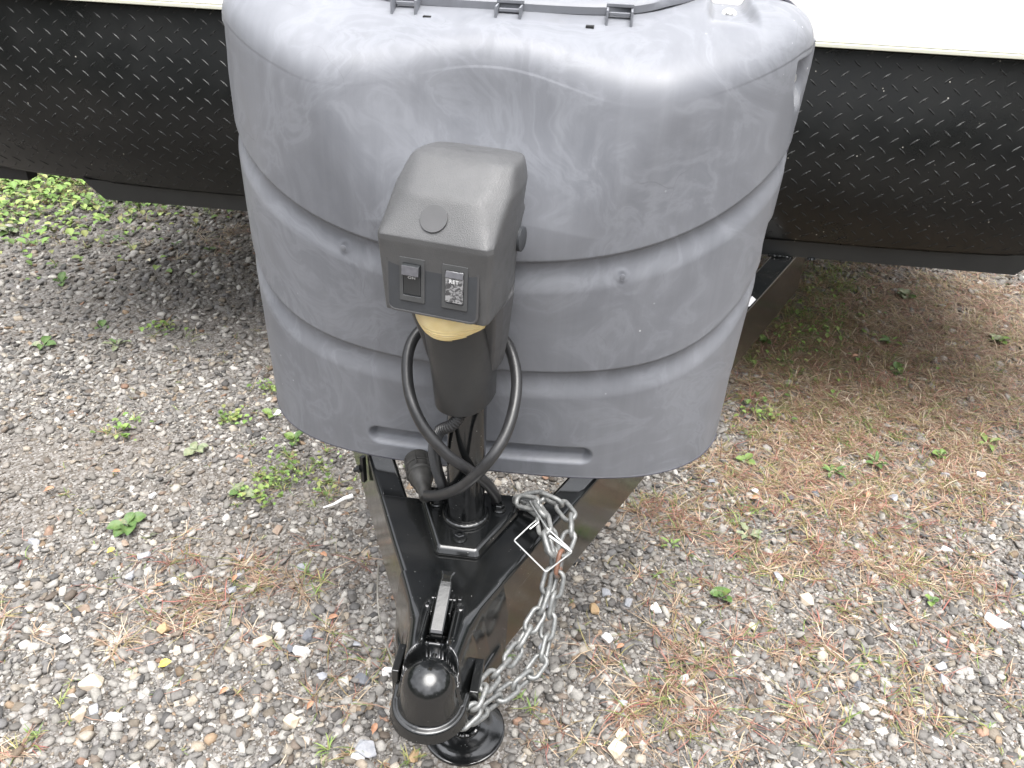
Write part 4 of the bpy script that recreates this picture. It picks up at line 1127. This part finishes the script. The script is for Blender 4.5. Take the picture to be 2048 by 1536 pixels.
def chain(name, label, pts, phase, rust=(), pitch=.0318):
    root = empty(name, pts[0], label=label, cat='chain')
    path = smooth_path(pts, 24); acc = [0.]
    for a_, b2 in zip(path[:-1], path[1:]): acc.append(acc[-1]+(b2-a_).length)
    n = int(round(acc[-1]/pitch)); 
    def at_s(s_):
        s_ = min(max(s_, 0), acc[-1]); j = min(len(acc)-2, max(0, int(np.searchsorted(acc, s_))-1)); f_ = (s_-acc[j])/max(1e-9, acc[j+1]-acc[j]); return path[j].lerp(path[j+1], f_)
    side = Vector((1, 0, 0)); rs = random.Random(len(label))
    base = Vector(pts[0])
    for k in range(n):
        c_ = at_s((k+.5)*acc[-1]/n); t_ = (at_s((k+1.15)*acc[-1]/n) - at_s((k-.15)*acc[-1]/n)).normalized()
        side = (side - t_*side.dot(t_)).normalized(); up = t_.cross(side)
        ang = phase + (math.pi/2 if k % 2 else 0) + rs.uniform(-.18, .18)
        s1 = side*math.cos(ang) + up*math.sin(ang); u1 = t_.cross(s1)
        o = bpy.data.objects.new('chain_link', LK2 if k in rust else LK); COL.objects.link(o); o.parent = root
        o.matrix_local = Matrix(((t_.x, s1.x, u1.x, c_.x-base.x), (t_.y, s1.y, u1.y, c_.y-base.y), (t_.z, s1.z, u1.z, c_.z-base.z), (0, 0, 0, 1)))
        if k in rust: o['label'] = 'rusty link'
    return root
chain('safety_chain', 'grey galvanised safety chain, upper strand, hanging from coupler up to the wire clip',
  [(0.0422, -0.2936, 0.4400), (0.0631, -0.2693, 0.4450), (0.0633, -0.2490, 0.4500), (0.0791, -0.2136, 0.4450), (0.1018, -0.1665, 0.4400), (0.1141, -0.1361, 0.4500), (0.1298, -0.1058, 0.4620), (0.1400, -0.0701, 0.4900), (0.1440, -0.0470, 0.5150), (0.1348, -0.0343, 0.5480), (0.1222, -0.0046, 0.5600), (0.0908, 0.0311, 0.5520), (0.0729, 0.0352, 0.5480)], .6, ())
chain('safety_chain', 'grey galvanised safety chain, lower strand, with the rusty middle link',
  [(0.0508, -0.2762, 0.4250), (0.0796, -0.2365, 0.4150), (0.1072, -0.2008, 0.4100), (0.1314, -0.1690, 0.4100), (0.1442, -0.1386, 0.4200), (0.1445, -0.1131, 0.4400), (0.1486, -0.0907, 0.4650), (0.1520, -0.0675, 0.5000), (0.1539, -0.0450, 0.5250), (0.1633, -0.0264, 0.5450), (0.1637, 0.0044, 0.5530), (0.1443, 0.0331, 0.5560), (0.1152, 0.0465, 0.5580), (0.0861, 0.0471, 0.5460)], .2, (9,))
chain('safety_chain', 'short doubled-back run of galvanised chain lying across the rail top under the clip',
  [(0.0777, 0.0244, 0.5620), (0.1128, 0.0068, 0.5720), (0.1269, -0.0475, 0.5740), (0.1419, -0.0811, 0.5580)], 1.1, ())
# wire hitch clip
zc = .575
clip = empty('wire_clip', (0.1181, -0.0501, 0.5750), label='square bright wire hitch clip hung on the chain links', cat='clip')
bm = bmesh.new()
def straight(pts, per=4, rad=.003):
    P_ = [Vector(p) for p in pts]; out = [P_[0]]
    for i in range(1, len(P_)-1):
        a_, b2, c_ = P_[i-1], P_[i], P_[i+1]; d0 = (a_-b2).normalized(); d1 = (c_-b2).normalized()
        for k in range(per+1):
            t_ = k/per; out.append((b2+d0*rad)*(1-t_)**2 + b2*2*t_*(1-t_) + (b2+d1*rad)*t_*t_)
    out.append(P_[-1]); return out
loop = [(0.1149, -0.0240, 0.5740), (0.1039, -0.0414, 0.5740), (0.0838, -0.0729, 0.5700), (0.1355, -0.1145, 0.5560), (0.1697, -0.0724, 0.5600), (0.1663, -0.0730, 0.5660), (0.1297, -0.0493, 0.5800), (0.1081, -0.0126, 0.5800), (0.0981, 0.0126, 0.5740)]
tube_bm(bm, straight(loop), .00125, 8)
tube_bm(bm, straight([(0.1045, -0.0468, 0.5720), (0.1166, -0.0349, 0.5770), (0.1127, -0.0266, 0.5770)]), .00125, 8)
bclip = Vector((0.1181, -0.0501, 0.5750))
for v in bm.verts: v.co -= bclip
from_bm('wire', bm, MAT['wire'], clip)
bm = bmesh.new(); tube_bm(bm, [(0.1340, -0.0636, 0.5780), (0.1681, -0.0779, 0.5660)], .0026, 10)
for v in bm.verts: v.co -= bclip
from_bm('pin', bm, MAT['wire'], clip)

# ---------------------------------------------------------------- tank cover
cover = empty('tank_cover', (0, .4, .52), label='weathered grey plastic gas tank cover behind the tongue jack', cat='tank cover')
CW, CYR = .437, .405
ZB, ZS = .540, 1.172
NS, NZ, NR = 520, 300, 150
def plan(z):
    t_ = np.clip((z-.54)/.63, 0, 1); return 3.0 - 1.2*t_, .275 + .055*t_
def base_pt(s, z, x0=None):
    """s in -1..1 round the plan; z height; returns x, y"""
    n, D = plan(z)
    th = s*math.pi/2
    sx, cx_ = np.sin(th), np.cos(th)
    x = CW*np.sign(sx)*np.abs(sx)**(2/n); y = CYR - .010 - D*np.abs(cx_)**(2/n)
    return x, y
S = np.sin(np.linspace(-1, 1, NS)*math.pi/2*.999)
S = np.linspace(-1, 1, NS)
# denser parametrisation by arc length at mid height
ss = np.linspace(-1, 1, 4001); xx, yy = base_pt(ss, .85); al = np.concatenate([[0], np.cumsum(np.hypot(np.diff(xx), np.diff(yy)))]); S = np.interp(np.linspace(0, al[-1], NS), al, ss)
r_sh = .056; v_sh = .034
# meridian parameter: wall part then shoulder+roof
tw = np.linspace(0, 1, NZ); tr = np.linspace(0, 1, NR+1)[1:]
def zbot(x):
    return ZB + .010*np.clip((np.abs(x)-.25)/.187, 0, 1)**2
def roof(x, y):
    zr_ = 1.183 + .31*(np.minimum(y, .30)-.10) + .10*np.clip(y-.30, 0, None)
    zr_ = zr_ + .024*(.5+.5*np.cos(math.pi*np.clip(np.abs(x)/.19, 0, 1)))*(1-np.clip((y-.155)/.07, 0, 1)**2)
    c_ = np.clip((np.abs(x)-.33)/.13, 0, 1)
    return zr_ - .024*(1-np.sqrt(np.clip(1-c_**2.2, 0, 1)))
COVER = np.zeros((NS, NZ+NR, 3))
def scoop(x, z):  # centre relief for the jack
    w = .235*np.clip((z-.88)/.28, 0, 1.1)**.6 + .02
    q = .5 + .5*np.cos(math.pi*np.clip(np.abs(x)/w, 0, 1))
    t_ = np.clip((z-.93)/.24, 0, 1); return .082*t_*t_*(3-2*t_)*q**.75
def plan_xy(S_, z):
    n = 3.0 - 1.2*np.clip((z-.54)/.63, 0, 1); D = .275 + .055*np.clip((z-.54)/.63, 0, 1)
    th = S_*math.pi/2; sx, cx_ = np.sin(th), np.cos(th)
    return (CW + .016 - .036*np.clip((1.2-z)/.66, 0, 1))*np.sign(sx)*np.abs(sx)**(2/n), CYR - .010 - D*np.abs(cx_)**(2/n)
ZTOP = np.full(NS, 1.15)
for _ in range(25):
    x, y = plan_xy(S, ZTOP); ZTOP = .5*ZTOP + .5*(roof(x, np.minimum(y + scoop(x, ZTOP), CYR)) - v_sh)
for j in range(NZ):
    t_ = tw[j]
    zz = zbot(plan_xy(S, .6)[0]) * (1-t_) + ZTOP*t_
    x, y = plan_xy(S, zz)
    y = y + scoop(x, zz)
    y = np.minimum(y, CYR)
    COVER[:, j] = np.stack([x, y, zz], -1)
wx, wy, wz = COVER[:, NZ-1, 0].copy(), COVER[:, NZ-1, 1].copy(), COVER[:, NZ-1, 2].copy()
for j, t_ in enumerate(tr):
    # move inward towards (0, rear)
    dx, dy = 0 - wx, (CYR + .03) - wy; dist = np.hypot(dx, dy)
    if t_ < .35: m_ = r_sh*(1-math.cos(t_/.35*math.pi/2))*.999; k = m_/dist
    else: m_ = None; k0 = r_sh*.999/dist; k = k0 + (1-k0)*((t_-.35)/.65)
    x = wx + dx*k; y = wy + dy*k
    y_ = np.minimum(y, CYR)
    zr_ = roof(x, y_)
    dd = np.minimum(k*dist, r_sh)
    drop = (r_sh - np.sqrt(np.clip(r_sh**2 - (r_sh-dd)**2, 0, None)))*v_sh/r_sh
    # near the rear rim the distance to the side matters less
    res = (wz - (roof(wx, wy) - v_sh))*(1 - sst(0, .5, np.full(NS, t_)))
    COVER[:, NZ+j] = np.stack([x, y_, zr_ - drop + res], -1)
seg = slice(NZ-90, NZ+95)
for _ in range(380):
    sub = COVER[:, seg]; sub[:, 1:-1] = .25*sub[:, :-2] + .5*sub[:, 1:-1] + .25*sub[:, 2:]
# displacement along the normal: bands, slot, screw recesses
dU = np.gradient(COVER, axis=0); dV = np.gradient(COVER, axis=1)
Nn = np.cross(dU, dV); Nn /= np.linalg.norm(Nn, axis=-1, keepdims=True) + 1e-12
if Nn[NS//2, 50, 1] > 0: Nn = -Nn
X_, Y_, Z_ = COVER[..., 0], COVER[..., 1], COVER[..., 2]
iswall = np.zeros((NS, NZ+NR)); iswall[:, :NZ] = 1
disp = np.zeros_like(X_)
def band(zc_, h):
    """zc_ upper crease; groove steep at the top, long ramp below"""
    u = (zc_ - Z_)/h
    return np.where((u > -.12) & (u < 0), (u+.12)/.12, np.where((u >= 0) & (u < 1), 1 - sst(.15, 1, u), 0))
ax_ = np.abs(X_)
b1 = .932 + .43*ax_**2 + 1.2*ax_**4; b2 = .747 + .2*ax_**2 + 15*ax_**6
bdisp = -.0085*band(b1, .048)*iswall - .0080*band(b2, .048)*iswall
# faint upper step line near the shoulder of each side
fs = 1.075 + .0*ax_
# slot near the bottom
d_sl = np.hypot(np.clip(ax_ - .170, 0, None), Z_ - .588 - 0*X_)
disp -= .016*(1 - sst(.007, .019, d_sl))*iswall
# screw recesses: sides and top
rdisp = np.zeros_like(X_)
REC = [(s_, z_) for s_ in (-1, 1) for z_ in (1.172, .935, .665, .545)]
for (s_, z_) in REC:
    # wedge whose lower end fades out
    m1 = sst(CYR-.122, CYR-.104, Y_ - .45*np.clip(z_-.020-Z_, 0, 1)) * (X_*s_ > .30)
    m2 = sst(z_+.016, z_+.013, Z_)*sst(z_-.062, z_-.018, Z_)
    m1 = m1*(1 - sst(CYR-.032, CYR-.018, Y_))
    rdisp -= .020*m1*m2*iswall*(1 if z_ > .6 else .6)
for s_ in (-1, 1):
    inx = sst(.030, .019, np.abs(X_ - s_*.318) - .10*np.clip(CYR-.03-Y_, 0, .2))
    iny = sst(CYR-.150, CYR-.085, Y_)
    disp -= .016*inx*iny*(1-iswall)
disp += np.minimum(bdisp, rdisp)
disp += .007*sst(CYR-.022, CYR-.006, Y_)*iswall
# moulding unevenness
disp += .0016*np.sin(X_*9+1)*np.sin(Z_*11) * iswall
for (sx_, sz_) in ((-.201, .928), (.202, .920)):
    dd = np.hypot(X_-sx_, Z_-sz_)
    disp += (.0012*np.exp(-((dd-.007)/.0025)**2))*iswall
COVER2 = COVER + Nn*disp[..., None]
COVER2[0, :, 1] = CYR; COVER2[-1, :, 1] = CYR
me = grid_mesh('shell', COVER2 - np.array([0, .4, .52]))
shell = link('shell', me, MAT['cover'], cover)
# rear rim lip (dark line round the back edge)
rim = [Vector(COVER2[0, j]) for j in range(0, NZ+14, 6)]
top_l = [Vector(COVER2[0, j]) for j in range(NZ, NZ+NR)]
def rim_path(sgn):
    out = [Vector((sgn*(CW-.0145+.036*(z-.54)/.66), CYR+.004, z)) for z in np.linspace(ZB-.004, 1.160, 24)]
    for k in range(1, 13):
        u = k/12; x = CW+.0195 - (.095)*(1-math.cos(u*math.pi/2)); z = 1.160 + (1.258-1.160)*math.sin(u*math.pi/2); out.append(Vector((sgn*x, CYR+.004, z)))
    for x in np.linspace(.34, 0, 10): out.append(Vector((sgn*x, CYR+.004, 1.259)))
    return out
bm = bmesh.new(); tube_bm(bm, rim_path(-1)[:-1] + rim_path(1)[::-1], .0034, 8)
for v in bm.verts: v.co -= Vector((0, .4, .52))
o = from_bm('rim', bm, MAT['rim_and_shade'], cover)
bm = bmesh.new(); tube_bm(bm, [Vector(COVER2[i, 0]) - Vector((0, .4, .52)) + Vector((0, .0015, 0)) for i in range(0, NS, 5)], .0024, 6)  # dark tube along the bottom edge, standing for the shadow underneath
from_bm('bottom_edge_shade', bm, MAT['rim_and_shade'], cover)
# screws with washers
def cscrew(loc, nrm, size=1.):
    q = Vector(nrm).normalized().to_track_quat('Z', 'Y').to_matrix().to_4x4()
    bm = bmesh.new(); lathe_bm(bm, [(.0098*size, 0), (.0102*size, .0012), (.0086*size, .0022), (.0062*size, .0024), (.0052*size, .0052), (.0030*size, .0066), (.0005, .0068)], 28)
    o = from_bm('screw', bm, MAT['bolt'], cover); o.matrix_local = Matrix.Translation(Vector(loc) - Vector((0, .4, .52))) @ q
for s_ in (-1, 1):
    for z_ in (1.158, .925, .655):
        cscrew((s_*(.386+.036*(z_-.54)/.66), .338, z_-.002), (s_*.62, -.70, .34))
    cscrew((s_*.318, .352, 1.2330), (0, -.62, .78), 1.05)
for (sx_, sz_) in ((-.201, .928), (.202, .920)):
    yv = CYR - .010 - .31*(1-(abs(sx_)/CW)**2.25)**(1/2.25)
    bm = bmesh.new(); lathe_bm(bm, [(.0042, 0), (.0042, .0006), (.0028, .0010), (.0008, .0011)], 18)
    o = from_bm('rivet', bm, MAT['cover'], cover); o.matrix_local = Matrix.Translation(Vector((sx_, yv-.001, sz_)) - Vector((0, .4, .52))) @ Matrix.Rotation(R(90), 4, 'X')
# lid with rolled front edge and hinge clips
lid_pts = []
for k in range(61):
    u = -1 + 2*k/60; x = .284*np.sign(u)*abs(u)**.9
    yv = .262 + .115*abs(u)**4.5
    lid_pts.append((x, yv))
bm = bmesh.new()
def rz(x, y): return float(roof(np.array(x), np.array(min(y, CYR))))
ya_ = [.0, .004, .012, .06, .14]
rows = []
for m_, dz in ((0, .001), (.0, .0105), (.004, .0140), (.02, .0150), (.145, .019)):
    rows.append([bm.verts.new((x, min(y+m_, .43), rz(x*.98, min(y+m_, .40)) + dz + (.045*max(0, y+m_-.40)))) for x, y in lid_pts])
for r0, r1 in zip(rows[:-1], rows[1:]):
    for k in range(60): bm.faces.new((r0[k], r0[k+1], r1[k+1], r1[k]))
for v in bm.verts: v.co -= Vector((0, .4, .52))
lid = from_bm('lid', bm, MAT['cover'], cover)
for cx_ in (-.132, .012, .162):
    yv = np.interp(cx_, [p[0] for p in lid_pts], [p[1] for p in lid_pts]); zv = rz(cx_, yv)
    bm = bmesh.new()
    for sg in (-1, 1): box_bm(bm, cx_+sg*.0165-.0016, cx_+sg*.0165+.0016, yv-.030, yv+.002, zv-.012, zv+.010)
    box_bm(bm, cx_-.0148, cx_+.0148, yv-.012, yv-.006, zv+.0005, zv+.0050)
    box_bm(bm, cx_-.0185, cx_+.0185, yv-.0035, yv+.004, zv+.0102, zv+.0150)
    for v in bm.verts: v.co -= Vector((0, .4, .52))
    o = from_bm('hinge_clip', bm, MAT['cover'], cover, smooth=False); bevel(o, .0008, 1)
for cx_ in (-.098, .124):
    yv = .235; zv = rz(cx_, yv)
    bm = bmesh.new(); box_bm(bm, cx_-.0055, cx_+.0055, yv-.008, yv+.008, zv-.02, zv+.0012)
    for v in bm.verts: v.co -= Vector((0, .4, .52))
    from_bm('vent_slot', bm, MAT['cover_slot'], cover, smooth=False)

# ---------------------------------------------------------------- unseen leaf ring, added to dim low sky light and darken reflections
V, F, CL = [], [], []; off = 0
nT = 9000
ang = rng.uniform(0, 2*math.pi, nT); rad = rng.uniform(24, 31, nT)
hmax = 9 + 2.2*np.sin(ang*5) + 1.4*np.sin(ang*13 + 1) + .8*np.sin(ang*29)
zz = rng.uniform(0, 1, nT)**.8*hmax
for k in range(nT):
    c_ = np.array([rad[k]*math.cos(ang[k]), 1 + rad[k]*math.sin(ang[k]), zz[k]]); m_ = rng.normal(size=(3, 3)); q_, _ = np.linalg.qr(m_); s_ = rng.uniform(.35, .8)
    quad = np.array([(-1, -.6, 0), (0, -1, 0), (1, -.3, 0), (.8, .7, 0), (-.2, 1, 0)])*s_
    V.append(quad @ q_ + c_); F.append(np.arange(5) + off); off += 5; CL.append(np.repeat(np.array([(.045, .075, .025)])*rng.uniform(.6, 1.5), 5, 0))
V, F, CL = np.concatenate(V), np.concatenate(F), np.concatenate(CL)
me = np_mesh('unseen_leaf_ring', V, F, 5)
at_ = me.color_attributes.new('tint', 'FLOAT_COLOR', 'POINT'); at_.data.foreach_set('color', np.hstack([CL, np.ones((len(CL), 1))]).astype(np.float32).ravel())
tag(link('unseen_leaf_ring', me, MAT['grass'], smooth=False), 'unseen dark green leaf ring added to dim the low sky and reflections', 'wood', kind='stuff')
